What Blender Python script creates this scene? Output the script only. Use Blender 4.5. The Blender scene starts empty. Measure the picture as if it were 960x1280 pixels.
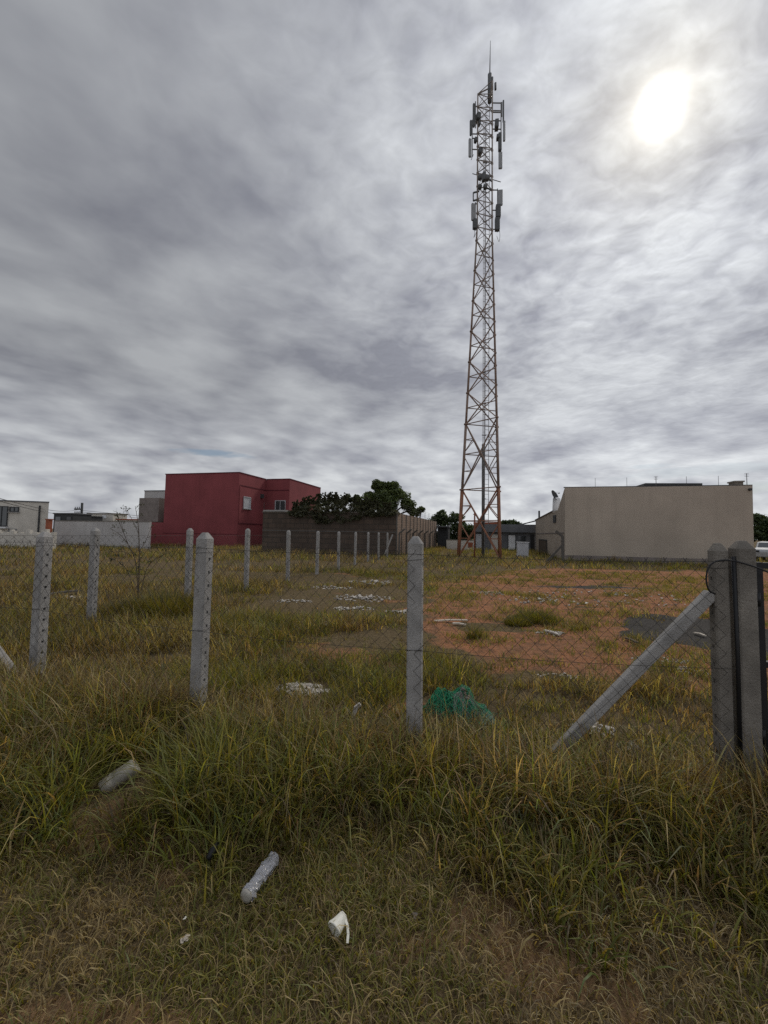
import bpy, bmesh, math, random
import numpy as np
from mathutils import Vector, Matrix

R = math.radians
rng = np.random.default_rng(7)
random.seed(7)
scene = bpy.context.scene
COL = scene.collection

# ------------------------------------------------------------------ camera
F_PX, CX, CY = 485.0, 480.0, 640.0            # photo is 960 x 1280
EYE = Vector((0, 0, 1.7))
PITCH, ROLL = R(3.15), R(0.94)
cam_d = bpy.data.cameras.new("camera")
cam_d.sensor_fit = 'HORIZONTAL'
cam_d.sensor_width = 36.0
cam_d.lens = F_PX / 960 * 36.0
cam_d.clip_start, cam_d.clip_end = 0.05, 3000
cam = bpy.data.objects.new("camera", cam_d)
COL.objects.link(cam)
CAM_R = Matrix.Rotation(R(90) + PITCH, 3, 'X') @ Matrix.Rotation(ROLL, 3, 'Z')
cam.matrix_world = Matrix.Translation(EYE) @ CAM_R.to_4x4()
scene.camera = cam

def ray(px, py):
    return CAM_R @ Vector(((px - CX) / F_PX, (CY - py) / F_PX, -1.0))

SUN_DIR = ray(824, 138).normalized()
SUN_EL = math.asin(SUN_DIR.z)
SUN_AZ = math.atan2(SUN_DIR.x, SUN_DIR.y)

# ------------------------------------------------------------------ view
scene.view_settings.view_transform = 'Standard'
scene.view_settings.look = 'None'
scene.view_settings.exposure = 0.0
scene.view_settings.gamma = 1.0
scene.view_settings.use_curve_mapping = False
scene.render.engine = 'CYCLES'
scene.cycles.use_denoising = False
scene.cycles.use_adaptive_sampling = False
scene.cycles.max_bounces = 6
scene.cycles.transparent_max_bounces = 8

# ------------------------------------------------------------------ world: overcast deck over a Nishita sky
world = bpy.data.worlds.new("World")
scene.world = world
world.use_nodes = True
wt = world.node_tree
wt.nodes.clear()

class NG:
    """tiny node helper"""
    def __init__(s, tree): s.t = tree
    def n(s, typ, **kw):
        nd = s.t.nodes.new(typ)
        for k, v in kw.items(): setattr(nd, k, v)
        return nd
    def l(s, a, b): s.t.links.new(a, b)
    def put(s, sock, v):
        if hasattr(v, 'is_output'): s.l(v, sock)
        elif v is not None: sock.default_value = v
    def math(s, op, a, b=None, c=None, clamp=False):
        nd = s.n('ShaderNodeMath', operation=op); nd.use_clamp = clamp
        s.put(nd.inputs[0], a)
        if b is not None: s.put(nd.inputs[1], b)
        if c is not None: s.put(nd.inputs[2], c)
        return nd.outputs[0]
    def vmath(s, op, a, b=None, out=0):
        nd = s.n('ShaderNodeVectorMath', operation=op)
        s.put(nd.inputs[0], a)
        if b is not None: s.put(nd.inputs[1], b)
        return nd.outputs['Value'] if out == 'v' else nd.outputs[0]
    def mix(s, f, a, b, typ='MIX'):
        nd = s.n('ShaderNodeMix', data_type='RGBA', blend_type=typ)
        nd.clamp_result = False; nd.clamp_factor = True
        s.put(nd.inputs[0], f); s.put(nd.inputs[6], a); s.put(nd.inputs[7], b)
        return nd.outputs[2]
    def noise(s, vec, scale, detail=4, rough=0.5, dist=0.0, out='Fac', lac=2.0):
        nd = s.n('ShaderNodeTexNoise'); nd.noise_dimensions = '3D'
        if vec is not None: s.l(vec, nd.inputs['Vector'])
        nd.inputs['Scale'].default_value = scale; nd.inputs['Detail'].default_value = detail
        nd.inputs['Roughness'].default_value = rough; nd.inputs['Distortion'].default_value = dist
        nd.inputs['Lacunarity'].default_value = lac
        return nd.outputs[out]
    def rng(s, v, a, b, c, d, smooth=False):
        nd = s.n('ShaderNodeMapRange'); nd.clamp = True
        if smooth: nd.interpolation_type = 'SMOOTHSTEP'
        s.put(nd.inputs[0], v)
        for i, x in enumerate((a, b, c, d)): nd.inputs[i + 1].default_value = x
        return nd.outputs[0]
    def mapping(s, v, loc=(0, 0, 0), rot=(0, 0, 0), scale=(1, 1, 1)):
        nd = s.n('ShaderNodeMapping'); s.l(v, nd.inputs[0])
        nd.inputs[1].default_value = loc; nd.inputs[2].default_value = rot; nd.inputs[3].default_value = scale
        return nd.outputs[0]

g = NG(wt)
tc = g.n('ShaderNodeTexCoord')
D = g.vmath('NORMALIZE', tc.outputs['Generated'])
sep = g.n('ShaderNodeSeparateXYZ'); g.l(D, sep.inputs[0])
dz = g.math('MAXIMUM', sep.outputs[2], 0.0)
den = g.math('SQRT', g.math('ADD', g.math('MULTIPLY', dz, dz), 0.028))
comb = g.n('ShaderNodeCombineXYZ')
g.l(g.math('DIVIDE', sep.outputs[0], den), comb.inputs[0])
g.l(g.math('DIVIDE', sep.outputs[1], den), comb.inputs[1])
P = comb.outputs[0]
# slow warp of the deck
warp = g.noise(P, 1.6, 3, 0.5, 0, 'Color')
Pw = g.vmath('ADD', P, g.vmath('MULTIPLY', g.vmath('SUBTRACT', warp, (0.5, 0.5, 0.5)), (0.20, 0.20, 0.0)))
big = g.noise(g.mapping(Pw, (3.1, 1.7, 0), (0, 0, R(20)), (0.95, 0.95, 1)), 1.0, 3, 0.45, 0.0)
def layer(off, rot, sc, k, det, rgh, dist):
    """a cloud layer and its relief as lit from the sun's side"""
    sx, sy = math.sin(SUN_AZ), math.cos(SUN_AZ)
    dl = 0.11 / max(sc)
    n0 = g.noise(g.mapping(Pw, off, (0, 0, rot), (*sc, 1)), k, det, rgh, dist)
    P2 = g.vmath('ADD', Pw, (sx * dl, sy * dl, 0))
    n1 = g.noise(g.mapping(P2, off, (0, 0, rot), (*sc, 1)), k, det, rgh, dist)
    return n0, g.math('SUBTRACT', n0, n1)
mid, rel1 = layer((7.3, 4.4, 0), R(-30), (2.7, 2.7), 1.25, 4, 0.50, 0.0)
puff = g.noise(g.mapping(Pw, (11.0, 2.0, 0), (0, 0, R(-20)), (1.75, 1.75, 1)), 1.0, 3, 0.5, 0.0)
rip, rel2 = layer((1.3, 9.4, 0), R(-38), (8.5, 10.0), 1.4, 5, 0.52, 0.3)
dots = g.math('MAXIMUM', g.vmath('DOT_PRODUCT', D, tuple(SUN_DIR), 'v'), 0.0)
g4 = g.math('POWER', dots, 4.0)
g12 = g.math('POWER', dots, 18.0)
g90 = g.math('POWER', dots, 140.0)
# elongated bright core, broken by the ripples
core_d = g.math('MINIMUM', g.math('ADD', dots, g.math('MULTIPLY', g.math('SUBTRACT', mid, 0.5), 0.0016)), 1.0)
core = g.math('POWER', core_d, 2800.0)
halo = g.math('POWER', core_d, 420.0)
# thickness of the deck
t1 = g.math('ADD', g.math('MULTIPLY', big, 0.40), g.math('ADD', g.math('MULTIPLY', mid, 0.34), g.math('MULTIPLY', puff, 0.20)))
ripw = g.math('MULTIPLY', g.math('ADD', g.math('MULTIPLY', g4, 0.34), 0.015), g.rng(dz, 0.12, 0.45, 0.15, 1.0))
t2 = g.math('ADD', t1, g.math('MULTIPLY', g.math('SUBTRACT', rip, 0.5), ripw))
relief = g.math('ADD', g.math('MULTIPLY', rel1, g.math('ADD', 0.04, g.math('MULTIPLY', g4, 0.30))), g.math('MULTIPLY', rel2, g.math('ADD', 0.0, g.math('MULTIPLY', g4, 0.10))))
t2 = g.math('SUBTRACT', t2, relief)
thin = g.rng(t2, 0.355, 0.575, 0, 1, False)
dark = (0.205, 0.213, 0.247, 1); light = (0.425, 0.440, 0.462, 1)
base = g.mix(thin, dark, light)
gain = g.math('ADD', 0.87, g.math('MULTIPLY', g4, 0.92))
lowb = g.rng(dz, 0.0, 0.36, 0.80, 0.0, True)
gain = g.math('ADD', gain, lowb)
behind = g.math('MULTIPLY', g.rng(sep.outputs[1], -0.5, 0.15, 1.75, 1.0, True), g.rng(dz, 0.84, 0.97, 1.0, 1.8, True))  # out-of-view sky at the back and overhead boosted to brighten ground and walls
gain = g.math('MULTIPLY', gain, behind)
gv = g.n('ShaderNodeCombineXYZ')
for i in range(3): g.l(gain, gv.inputs[i])
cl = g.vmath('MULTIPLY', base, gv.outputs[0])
def scal(v, c):
    m = g.n('ShaderNodeCombineXYZ')
    for i in range(3): g.l(g.math('MULTIPLY', v, c[i]), m.inputs[i])
    return m.outputs[0]
em = g.math('SUBTRACT', 1.0, g.math('MULTIPLY', g4, g.math('ADD', g.math('MULTIPLY', rel2, 0.8), g.math('MULTIPLY', rel1, 0.40))))
cl = g.vmath('MULTIPLY', cl, scal(em, (1, 1, 1)))
# warm low band
warmf = g.rng(dz, 0.02, 0.26, 0.55, 0.0, True)
cl = g.mix(warmf, cl, g.vmath('MULTIPLY', cl, (1.03, 1.02, 0.95)))
cl = g.vmath('ADD', cl, scal(g12, (0.06, 0.057, 0.05)))
cl = g.vmath('ADD', cl, scal(g90, (0.10, 0.068, 0.0)))
cl = g.vmath('ADD', cl, scal(core, (2.2, 2.1, 1.9)))
cl = g.vmath('ADD', cl, scal(halo, (0.12, 0.105, 0.07)))
# gaps near the horizon show the blue sky
gap_n = g.noise(g.mapping(P, (2.2, 0.4, 0), (0, 0, 0), (3, 6, 1)), 1.0, 4, 0.55, 0.0)
gap = None
for gx_, gy_, wa, wb, amt in ((268, 567, 0.085, 0.010, 0.75), (880, 588, 0.16, 0.014, 0.35), (812, 583, 0.05, 0.006, 0.4), (930, 610, 0.10, 0.012, 0.45)):
    c_ = ray(gx_, gy_).normalized(); e_ = Vector((c_.y, -c_.x, 0)).normalized(); u_ = e_.cross(c_)
    qa = g.math('POWER', g.math('DIVIDE', g.vmath('DOT_PRODUCT', D, tuple(e_), 'v'), wa), 2.0)
    ea = g.math('SUBTRACT', g.vmath('DOT_PRODUCT', D, tuple(e_), 'v'), 0.0)
    qb = g.math('POWER', g.math('DIVIDE', g.vmath('DOT_PRODUCT', D, tuple(u_), 'v'), wb), 2.0)
    q_ = g.math('ADD', g.math('ADD', qa, qb), g.math('MULTIPLY', g.math('SUBTRACT', gap_n, 0.5), 2.6))
    m_ = g.math('MULTIPLY', g.rng(q_, 0.0, 1.1, 1, 0, True), g.rng(g.vmath('DOT_PRODUCT', D, tuple(c_), 'v'), 0.5, 0.6, 0, amt))
    gap = m_ if gap is None else g.math('MAXIMUM', gap, m_)
sky = g.n('ShaderNodeTexSky'); sky.sky_type = 'NISHITA'; sky.sun_disc = False
sky.sun_elevation = SUN_EL; sky.sun_rotation = SUN_AZ
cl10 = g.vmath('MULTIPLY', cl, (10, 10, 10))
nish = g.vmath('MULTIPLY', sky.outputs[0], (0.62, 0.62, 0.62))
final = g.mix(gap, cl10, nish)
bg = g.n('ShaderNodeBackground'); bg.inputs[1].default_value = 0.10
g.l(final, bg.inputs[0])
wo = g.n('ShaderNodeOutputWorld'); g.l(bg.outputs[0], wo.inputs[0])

# veiled sun
sun_d = bpy.data.lights.new("sun", 'SUN')
sun_d.energy = 1.5; sun_d.angle = R(12); sun_d.color = (1.0, 0.93, 0.82)
sun = bpy.data.objects.new("sun", sun_d); COL.objects.link(sun)
sun.rotation_euler = SUN_DIR.to_track_quat('Z', 'Y').to_euler()

# ------------------------------------------------------------------ helpers
PHI = math.atan(0.25)
U = Vector((math.sin(PHI), math.cos(PHI), 0))     # grid direction going back
V = Vector((math.cos(PHI), -math.sin(PHI), 0))    # grid direction going right
ZZ = Vector((0, 0, 1))

def at(px, py, Y):
    r = ray(px, py)
    return EYE + r * (Y / r.y)

def on_plane(px, py, P0, d):
    """the point of the vertical plane through P0 along d that the photo shows at px, py; and its distance along d"""
    r = ray(px, py)
    nrm = Vector((d.y, -d.x, 0))
    k = nrm.dot(Vector((P0[0], P0[1], 0)) - Vector((EYE.x, EYE.y, 0))) / nrm.dot(r)
    p = EYE + r * k
    return p, (p - Vector((P0[0], P0[1], p.z))).dot(d)

class MB:
    """collects shapes into one mesh"""
    def __init__(s): s.v, s.f, s.sm = [], [], []
    def add(s, vs, fs, smooth=False):
        o = len(s.v); s.v += [tuple(x) for x in vs]
        s.f += [tuple(i + o for i in f) for f in fs]; s.sm += [smooth] * len(fs)
        return s
    def box(s, c, a, b, h, ax=V, ay=U, az=ZZ):
        """c = centre of the bottom, a / b full extents along ax / ay, h height"""
        c = Vector(c); x = ax * (a / 2); y = ay * (b / 2); z = az * h
        p = [c - x - y, c + x - y, c + x + y, c - x + y]
        s.add(p + [q + z for q in p], [(3, 2, 1, 0), (4, 5, 6, 7), (0, 1, 5, 4), (1, 2, 6, 5), (2, 3, 7, 6), (3, 0, 4, 7)])
        return s
    def span(s, p, a0, a1, b0, b1, z0, z1, ax=V, ay=U):
        p = Vector((p[0], p[1], 0))
        c = p + ax * ((a0 + a1) / 2) + ay * ((b0 + b1) / 2) + ZZ * z0
        return s.box(c, a1 - a0, b1 - b0, z1 - z0, ax, ay)
    def bar(s, p, q, w, d=None, up=ZZ):
        """square bar from p to q"""
        d = d or w; p = Vector(p); q = Vector(q); t = (q - p).normalized()
        if abs(t.dot(up)) > 0.95: up = U
        x = t.cross(up).normalized(); y = x.cross(t)
        vs = []
        for e in (p, q):
            vs += [e - x * w / 2 - y * d / 2, e + x * w / 2 - y * d / 2, e + x * w / 2 + y * d / 2, e - x * w / 2 + y * d / 2]
        s.add(vs, [(3, 2, 1, 0), (4, 5, 6, 7), (0, 1, 5, 4), (1, 2, 6, 5), (2, 3, 7, 6), (3, 0, 4, 7)])
        return s
    def tube(s, pts, r, n=6, cap=True):
        pts = [Vector(p) for p in pts]; m = len(pts)
        rr = r if isinstance(r, (list, tuple)) else [r] * m
        vs = []; fs = []; prev = None
        for i, p in enumerate(pts):
            t = (pts[min(i + 1, m - 1)] - pts[max(i - 1, 0)])
            t = t.normalized() if t.length > 1e-9 else Vector((0, 0, 1))
            if prev is None:
                a = Vector((0, 0, 1)) if abs(t.z) < 0.9 else Vector((1, 0, 0))
                x = t.cross(a).normalized()
            else:
                x = (prev - t * prev.dot(t))
                x = x.normalized() if x.length > 1e-6 else t.orthogonal().normalized()
            prev = x; y = t.cross(x)
            for k in range(n):
                an = 2 * math.pi * k / n
                vs.append(p + (x * math.cos(an) + y * math.sin(an)) * rr[i])
        for i in range(m - 1):
            for k in range(n):
                a = i * n + k; b = i * n + (k + 1) % n
                fs.append((a, b, b + n, a + n))
        if cap:
            fs.append(tuple(range(n - 1, -1, -1))); fs.append(tuple(range((m - 1) * n, m * n)))
        s.add(vs, fs, n > 4)
        return s
    def prism(s, poly, ext):
        """poly = list of points, extruded by vector ext"""
        n = len(poly); poly = [Vector(p) for p in poly]; ext = Vector(ext)
        s.add(poly + [p + ext for p in poly],
              [tuple(range(n - 1, -1, -1)), tuple(range(n, 2 * n))] + [(i, (i + 1) % n, (i + 1) % n + n, i + n) for i in range(n)])
        return s
    def build(s, name, mat, parent=None, base=None, bevel=0, fix=True):
        me = bpy.data.meshes.new(name)
        o = bpy.data.objects.new(name, me); COL.objects.link(o)
        if parent is not None:
            off = base_of(parent)
            o.parent = parent
        else:
            if base is None:
                a = np.array(s.v); base = ((a[:, 0].min() + a[:, 0].max()) / 2, (a[:, 1].min() + a[:, 1].max()) / 2, a[:, 2].min())
            off = Vector(base); o.location = off
        me.from_pydata([tuple(Vector(v) - off) for v in s.v], [], s.f)
        me.polygons.foreach_set('use_smooth', s.sm)
        if fix:
            bm = bmesh.new(); bm.from_mesh(me)
            bmesh.ops.recalc_face_normals(bm, faces=bm.faces); bm.to_mesh(me); bm.free()
        me.materials.append(mat)
        if bevel:
            m = o.modifiers.new('bevel', 'BEVEL'); m.width = bevel; m.segments = 2; m.limit_method = 'ANGLE'
        return o

def base_of(o):
    p = Vector(o.location)
    while o.parent: o = o.parent; p = p + Vector(o.location)
    return p

def tag(o, label=None, cat=None, group=None, kind=None):
    if label: o['label'] = label
    if cat: o['category'] = cat
    if group: o['group'] = group
    if kind: o['kind'] = kind
    return o

def empty(name, loc, label, cat, group=None):
    o = bpy.data.objects.new(name, None); COL.objects.link(o)
    o.location = loc; o.empty_display_size = 0.2
    return tag(o, label, cat, group)

def copy_tree(o, parent=None):
    c = o.copy(); COL.objects.link(c)
    if parent: c.parent = parent
    for ch in [k for k in bpy.data.objects if k.parent == o]: copy_tree(ch, c)
    return c

# ------------------------------------------------------------------ materials
def mat(name, col, rough=0.85, var=0.25, scale=3.0, bump=0.0, bscale=40.0, metal=0.0, streak=0.0, spec=0.3, col2=None, detail=6):
    m = bpy.data.materials.new(name); m.use_nodes = True
    t = m.node_tree; t.nodes.clear(); q = NG(t)
    out = q.n('ShaderNodeOutputMaterial'); b = q.n('ShaderNodeBsdfPrincipled')
    q.l(b.outputs[0], out.inputs[0])
    geo = q.n('ShaderNodeNewGeometry'); pos = geo.outputs['Position']
    n1 = q.noise(pos, scale, detail, 0.6)
    c = (*col, 1)
    d2 = (*(col2 or tuple(x * (1 - var) * 0.9 for x in col)), 1)
    c0 = q.mix(q.rng(n1, 0.35, 0.68, 0, 1), c, d2)
    n2 = q.noise(pos, scale * 9, 4, 0.6)
    c0 = q.mix(q.rng(n2, 0.3, 0.75, 0, min(1, var * 1.3)), c0, (*[x * 0.72 for x in col], 1))
    if streak:
        sv = q.mapping(pos, scale=(3.2, 3.2, 0.18))
        n3 = q.noise(sv, 1.0, 6, 0.65)
        c0 = q.mix(q.rng(n3, 0.48, 0.78, 0, streak), c0, (*[x * 0.45 for x in col], 1))
    q.l(c0, b.inputs['Base Color'])
    b.inputs['Roughness'].default_value = rough; b.inputs['Metallic'].default_value = metal
    b.inputs['Specular IOR Level'].default_value = spec
    if bump:
        bn = q.n('ShaderNodeBump'); bn.inputs['Strength'].default_value = bump; bn.inputs['Distance'].default_value = 0.02
        q.l(q.noise(pos, bscale, 5, 0.65), bn.inputs['Height']); q.l(bn.outputs[0], b.inputs['Normal'])
    return m

def brick_mat(name, c1, c2, mortar, bw, bh, ms=0.012):
    m = bpy.data.materials.new(name); m.use_nodes = True
    t = m.node_tree; t.nodes.clear(); q = NG(t)
    out = q.n('ShaderNodeOutputMaterial'); b = q.n('ShaderNodeBsdfPrincipled'); q.l(b.outputs[0], out.inputs[0])
    geo = q.n('ShaderNodeNewGeometry'); pos = geo.outputs['Position']
    sp = q.n('ShaderNodeSeparateXYZ'); q.l(pos, sp.inputs[0])
    along = q.math('ADD', q.vmath('DOT_PRODUCT', pos, tuple(V), 'v'), q.vmath('DOT_PRODUCT', pos, tuple(U), 'v'))
    cb = q.n('ShaderNodeCombineXYZ'); q.l(along, cb.inputs[0]); q.l(sp.outputs[2], cb.inputs[1])
    br = q.n('ShaderNodeTexBrick'); q.l(cb.outputs[0], br.inputs['Vector'])
    br.inputs['Color1'].default_value = (*c1, 1); br.inputs['Color2'].default_value = (*c2, 1); br.inputs['Mortar'].default_value = (*mortar, 1)
    br.inputs['Scale'].default_value = 1.0; br.inputs['Mortar Size'].default_value = ms
    br.inputs['Brick Width'].default_value = bw; br.inputs['Row Height'].default_value = bh
    n = q.noise(q.mapping(pos, scale=(1.2, 1.2, 0.4)), 1.3, 6, 0.65)
    c = q.mix(q.rng(n, 0.4, 0.72, 0, 0.75), br.outputs['Color'], (*[x * 0.4 for x in c1], 1))
    q.l(c, b.inputs['Base Color']); b.inputs['Roughness'].default_value = 0.95
    bp = q.n('ShaderNodeBump'); bp.inputs['Strength'].default_value = 0.6; bp.inputs['Distance'].default_value = 0.02
    q.l(q.math('SUBTRACT', 1.0, br.outputs['Fac']), bp.inputs['Height']); q.l(bp.outputs[0], b.inputs['Normal'])
    return m

def leaf_mat(name, trans=0.4, tint=(1.25, 1.15, 0.55), rough=0.5, gloss=0.04):
    m = bpy.data.materials.new(name); m.use_nodes = True
    t = m.node_tree; t.nodes.clear(); q = NG(t)
    out = q.n('ShaderNodeOutputMaterial')
    a = q.n('ShaderNodeAttribute'); a.attribute_name = 'tint'
    d = q.n('ShaderNodeBsdfDiffuse'); q.l(a.outputs['Color'], d.inputs[0])
    tr = q.n('ShaderNodeBsdfTranslucent'); q.l(q.vmath('MULTIPLY', a.outputs['Color'], tint), tr.inputs[0])
    gl = q.n('ShaderNodeBsdfGlossy'); gl.inputs['Roughness'].default_value = rough; gl.inputs[0].default_value = (0.8, 0.85, 0.8, 1)
    mx = q.n('ShaderNodeMixShader'); mx.inputs[0].default_value = trans; q.l(d.outputs[0], mx.inputs[1]); q.l(tr.outputs[0], mx.inputs[2])
    m2 = q.n('ShaderNodeMixShader'); m2.inputs[0].default_value = gloss; q.l(mx.outputs[0], m2.inputs[1]); q.l(gl.outputs[0], m2.inputs[2])
    q.l(m2.outputs[0], out.inputs[0])
    return m

def glass_mat(name, col):
    m = bpy.data.materials.new(name); m.use_nodes = True
    b = m.node_tree.nodes['Principled BSDF']
    b.inputs['Base Color'].default_value = (*col, 1); b.inputs['Roughness'].default_value = 0.08; b.inputs['Specular IOR Level'].default_value = 0.6
    return m

M = dict(
    concrete=mat('concrete', (0.35, 0.338, 0.325), 0.95, 0.30, 6, 0.5, 90, streak=0.25),
    concrete_old=mat('weathered concrete', (0.24, 0.218, 0.19), 0.95, 0.40, 5, 0.6, 70, streak=0.55),
    concrete_dark=mat('dark concrete', (0.11, 0.10, 0.09), 0.95, 0.3, 5),
    wire=mat('dark wire', (0.045, 0.040, 0.035), 0.6, 0.3, 8, metal=0.2),
    black=mat('black paint', (0.014, 0.014, 0.016), 0.45, 0.3, 6),
    red=mat('crimson render', (0.225, 0.054, 0.060), 0.9, 0.16, 0.5, 0.15, 25, streak=0.28),
    red_trim=mat('dark crimson trim', (0.10, 0.018, 0.026), 0.9, 0.2, 1),
    beige=mat('beige render', (0.40, 0.345, 0.283), 0.92, 0.12, 0.35, 0.12, 20, streak=0.22),
    beige_low=mat('grey plinth', (0.22, 0.19, 0.175), 0.95, 0.3, 1.5, streak=0.3),
    cream=mat('cream wall', (0.56, 0.53, 0.475), 0.9, 0.12, 0.6, streak=0.2),
    white=mat('white wall', (0.43, 0.415, 0.405), 0.9, 0.12, 0.6, streak=0.25),
    offwhite=mat('off white paint', (0.70, 0.71, 0.72), 0.7, 0.1, 2),
    grey=mat('grey wall', (0.15, 0.155, 0.165), 0.9, 0.2, 1.2, streak=0.2),
    dgrey=mat('dark grey', (0.05, 0.052, 0.055), 0.8, 0.3, 2),
    lgrey=mat('light grey metal', (0.44, 0.45, 0.47), 0.55, 0.12, 3),
    galv=mat('galvanised steel', (0.17, 0.165, 0.16), 0.55, 0.3, 2, metal=0.5),
    galv_light=mat('pale cable tray', (0.42, 0.40, 0.40), 0.6, 0.2, 4, metal=0.2),
    antenna=mat('antenna radome', (0.24, 0.245, 0.25), 0.5, 0.1, 3),
    radio=mat('radio housing', (0.085, 0.088, 0.09), 0.6, 0.2, 5),
    tile=mat('clay tile', (0.32, 0.10, 0.055), 0.9, 0.3, 4),
    rust=mat('rust', (0.24, 0.09, 0.05), 0.9, 0.4, 5),
    brick=brick_mat('block wall', (0.092, 0.064, 0.047), (0.060, 0.044, 0.034), (0.045, 0.037, 0.030), 0.80, 0.40, 0.03),
    brick2=brick_mat('brick wall side', (0.30, 0.20, 0.138), (0.22, 0.15, 0.108), (0.16, 0.125, 0.10), 0.40, 0.20, 0.016),
    glass=glass_mat('window glass', (0.02, 0.025, 0.03)),
    bark=mat('bark', (0.10, 0.075, 0.055), 0.95, 0.4, 6),
    grass=leaf_mat('grass blades', 0.5, (1.4, 1.28, 0.52), 0.5, 0.025),
    leaf=leaf_mat('leaves', 0.30, (1.2, 1.2, 0.5)),
    rubble=mat('pale rubble', (0.55, 0.51, 0.46), 0.95, 0.4, 14),
    plastic=mat('grey white plastic', (0.36, 0.34, 0.30), 0.6, 0.2, 7, spec=0.4),
    paper=mat('white paper', (0.68, 0.67, 0.60), 0.8, 0.08, 12),
    wood=mat('bleached wood', (0.58, 0.52, 0.44), 0.9, 0.3, 10),
)

# tower steel: grey with orange rust and paint bands low down
def tower_mat():
    m = bpy.data.materials.new('tower steel'); m.use_nodes = True
    t = m.node_tree; t.nodes.clear(); q = NG(t)
    out = q.n('ShaderNodeOutputMaterial'); b = q.n('ShaderNodeBsdfPrincipled'); q.l(b.outputs[0], out.inputs[0])
    geo = q.n('ShaderNodeNewGeometry'); pos = geo.outputs['Position']
    sp = q.n('ShaderNodeSeparateXYZ'); q.l(pos, sp.inputs[0])
    z = sp.outputs[2]
    n = q.noise(pos, 1.5, 5, 0.6)
    zz = q.math('ADD', z, q.math('MULTIPLY', n, 0.6))
    low = q.rng(zz, 5.35, 5.55, 1, 0)
    midb = q.math('MULTIPLY', q.rng(zz, 5.6, 11.0, 0.30, 0.50), q.rng(zz, 18.0, 27.0, 1, 0.15))
    n2 = q.noise(pos, 7, 5, 0.6)
    grey = q.mix(q.rng(n2, 0.4, 0.7, 0, 1), (0.22, 0.19, 0.168, 1), (0.145, 0.12, 0.102, 1))
    org = q.mix(q.rng(n2, 0.4, 0.7, 0, 1), (0.27, 0.105, 0.055, 1), (0.16, 0.075, 0.045, 1))
    brn = q.mix(q.rng(n2, 0.4, 0.7, 0, 1), (0.24, 0.115, 0.065, 1), (0.14, 0.08, 0.055, 1))
    c = q.mix(low, grey, org); c = q.mix(midb, c, brn)
    q.l(c, b.inputs['Base Color']); b.inputs['Roughness'].default_value = 0.75
    b.inputs['Metallic'].default_value = 0.1
    return m
M['tower'] = tower_mat()

# ------------------------------------------------------------------ numpy noise
def _h(ix, iy, s):
    n = (ix.astype(np.int64) * 374761393 + iy.astype(np.int64) * 668265263 + s * 974634533) & 0x7fffffff
    n = ((n ^ (n >> 13)) * 1274126177) & 0x7fffffff
    n = n ^ (n >> 16)
    return (n & 0xffff) / 65535.0
def vnoise(x, y, s=0):
    x0 = np.floor(x); y0 = np.floor(y); fx = x - x0; fy = y - y0
    fx = fx * fx * (3 - 2 * fx); fy = fy * fy * (3 - 2 * fy)
    a = _h(x0, y0, s); b = _h(x0 + 1, y0, s); c = _h(x0, y0 + 1, s); d = _h(x0 + 1, y0 + 1, s)
    return (a * (1 - fx) + b * fx) * (1 - fy) + (c * (1 - fx) + d * fx) * fy
def fbm(x, y, s=0, o=4, r=0.5):
    t = 0; a = 1; w = 0
    for i in range(o):
        t = t + a * vnoise(x * 2 ** i + 13.7 * i, y * 2 ** i + 7.1 * i, s + i); w += a; a *= r
    return t / w
def ss(x, a, b):
    t = np.clip((x - a) / (b - a), 0, 1); return t * t * (3 - 2 * t)

# ------------------------------------------------------------------ the lot
FA = Vector((2.365, 2.75, 0))                      # strainer post of the front fence
def fence_d(x, y):
    """signed distance behind the front fence line"""
    return (x - FA.x) * U.x + (y - FA.y) * U.y

def height(x, y):
    h = 0.05 * (fbm(x * 0.5, y * 0.5, 3) - 0.5) * 2
    h = h + 0.03 * (fbm(x * 3, y * 3, 11, 3) - 0.5) * 2
    d = fence_d(x, y)
    berm = np.exp(-((d + 0.35) / 0.45) ** 2) * 0.05
    flat = ss(np.hypot(x, y), 60, 120)
    return (h + berm) * (1 - flat)
def hz(x, y): return float(height(np.array([float(x)]), np.array([float(y)]))[0])

def soil_mask(x, y):
    n = (fbm(x * 0.55, y * 0.9, 21, 4) - 0.5)
    left = np.interp(y, [4.0, 4.6, 5.6, 7.5, 11.5, 17, 21], [2.2, 1.35, 0.7, 0.45, 0.9, 4.6, 8.5])
    a = ss(x - left + n * 2.6, -0.4, 0.5)
    b = ss(y + n * 2.4 - 0.10 * np.maximum(x - 3, 0) * 0, 4.0, 4.8) * ss(20.0 - y + n * 5, -0.6, 1.2)
    m = a * b
    m = m * ss(0.93 + 0.3 * n - fbm(x * 0.6 + 5, y * 1.4 + 3, 33, 4), 0.10, 0.26)
    # small bare patches elsewhere in the lot
    p = ss(fbm(x * 0.7 + 40, y * 1.1, 55, 4), 0.60, 0.70) * ss(y, 4.0, 5.5) * ss(22 - y, 0, 5) * ss(x, -4.5, -1.0) * 0.5
    p2 = ss(1 - np.hypot((x - 0.35) / 0.55, (y - 3.75) / 0.32) + n * 0.9, 0.1, 0.5)
    return np.clip(np.maximum(np.maximum(m, p), p2), 0, 1)
def gravel_mask(x, y):
    n = fbm(x * 1.2, y * 1.5, 71, 4) - 0.5
    a = ss(1 - np.hypot((x - 5.9) / 1.75, (y - 7.1) / 1.55) + n * 0.8, 0.0, 0.25)
    b = ss(1 - np.hypot((x - 7.2) / 2.2, (y - 13.2) / 0.5) + n * 0.8, 0.0, 0.3) * 0.7
    return np.maximum(a, b)
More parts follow.
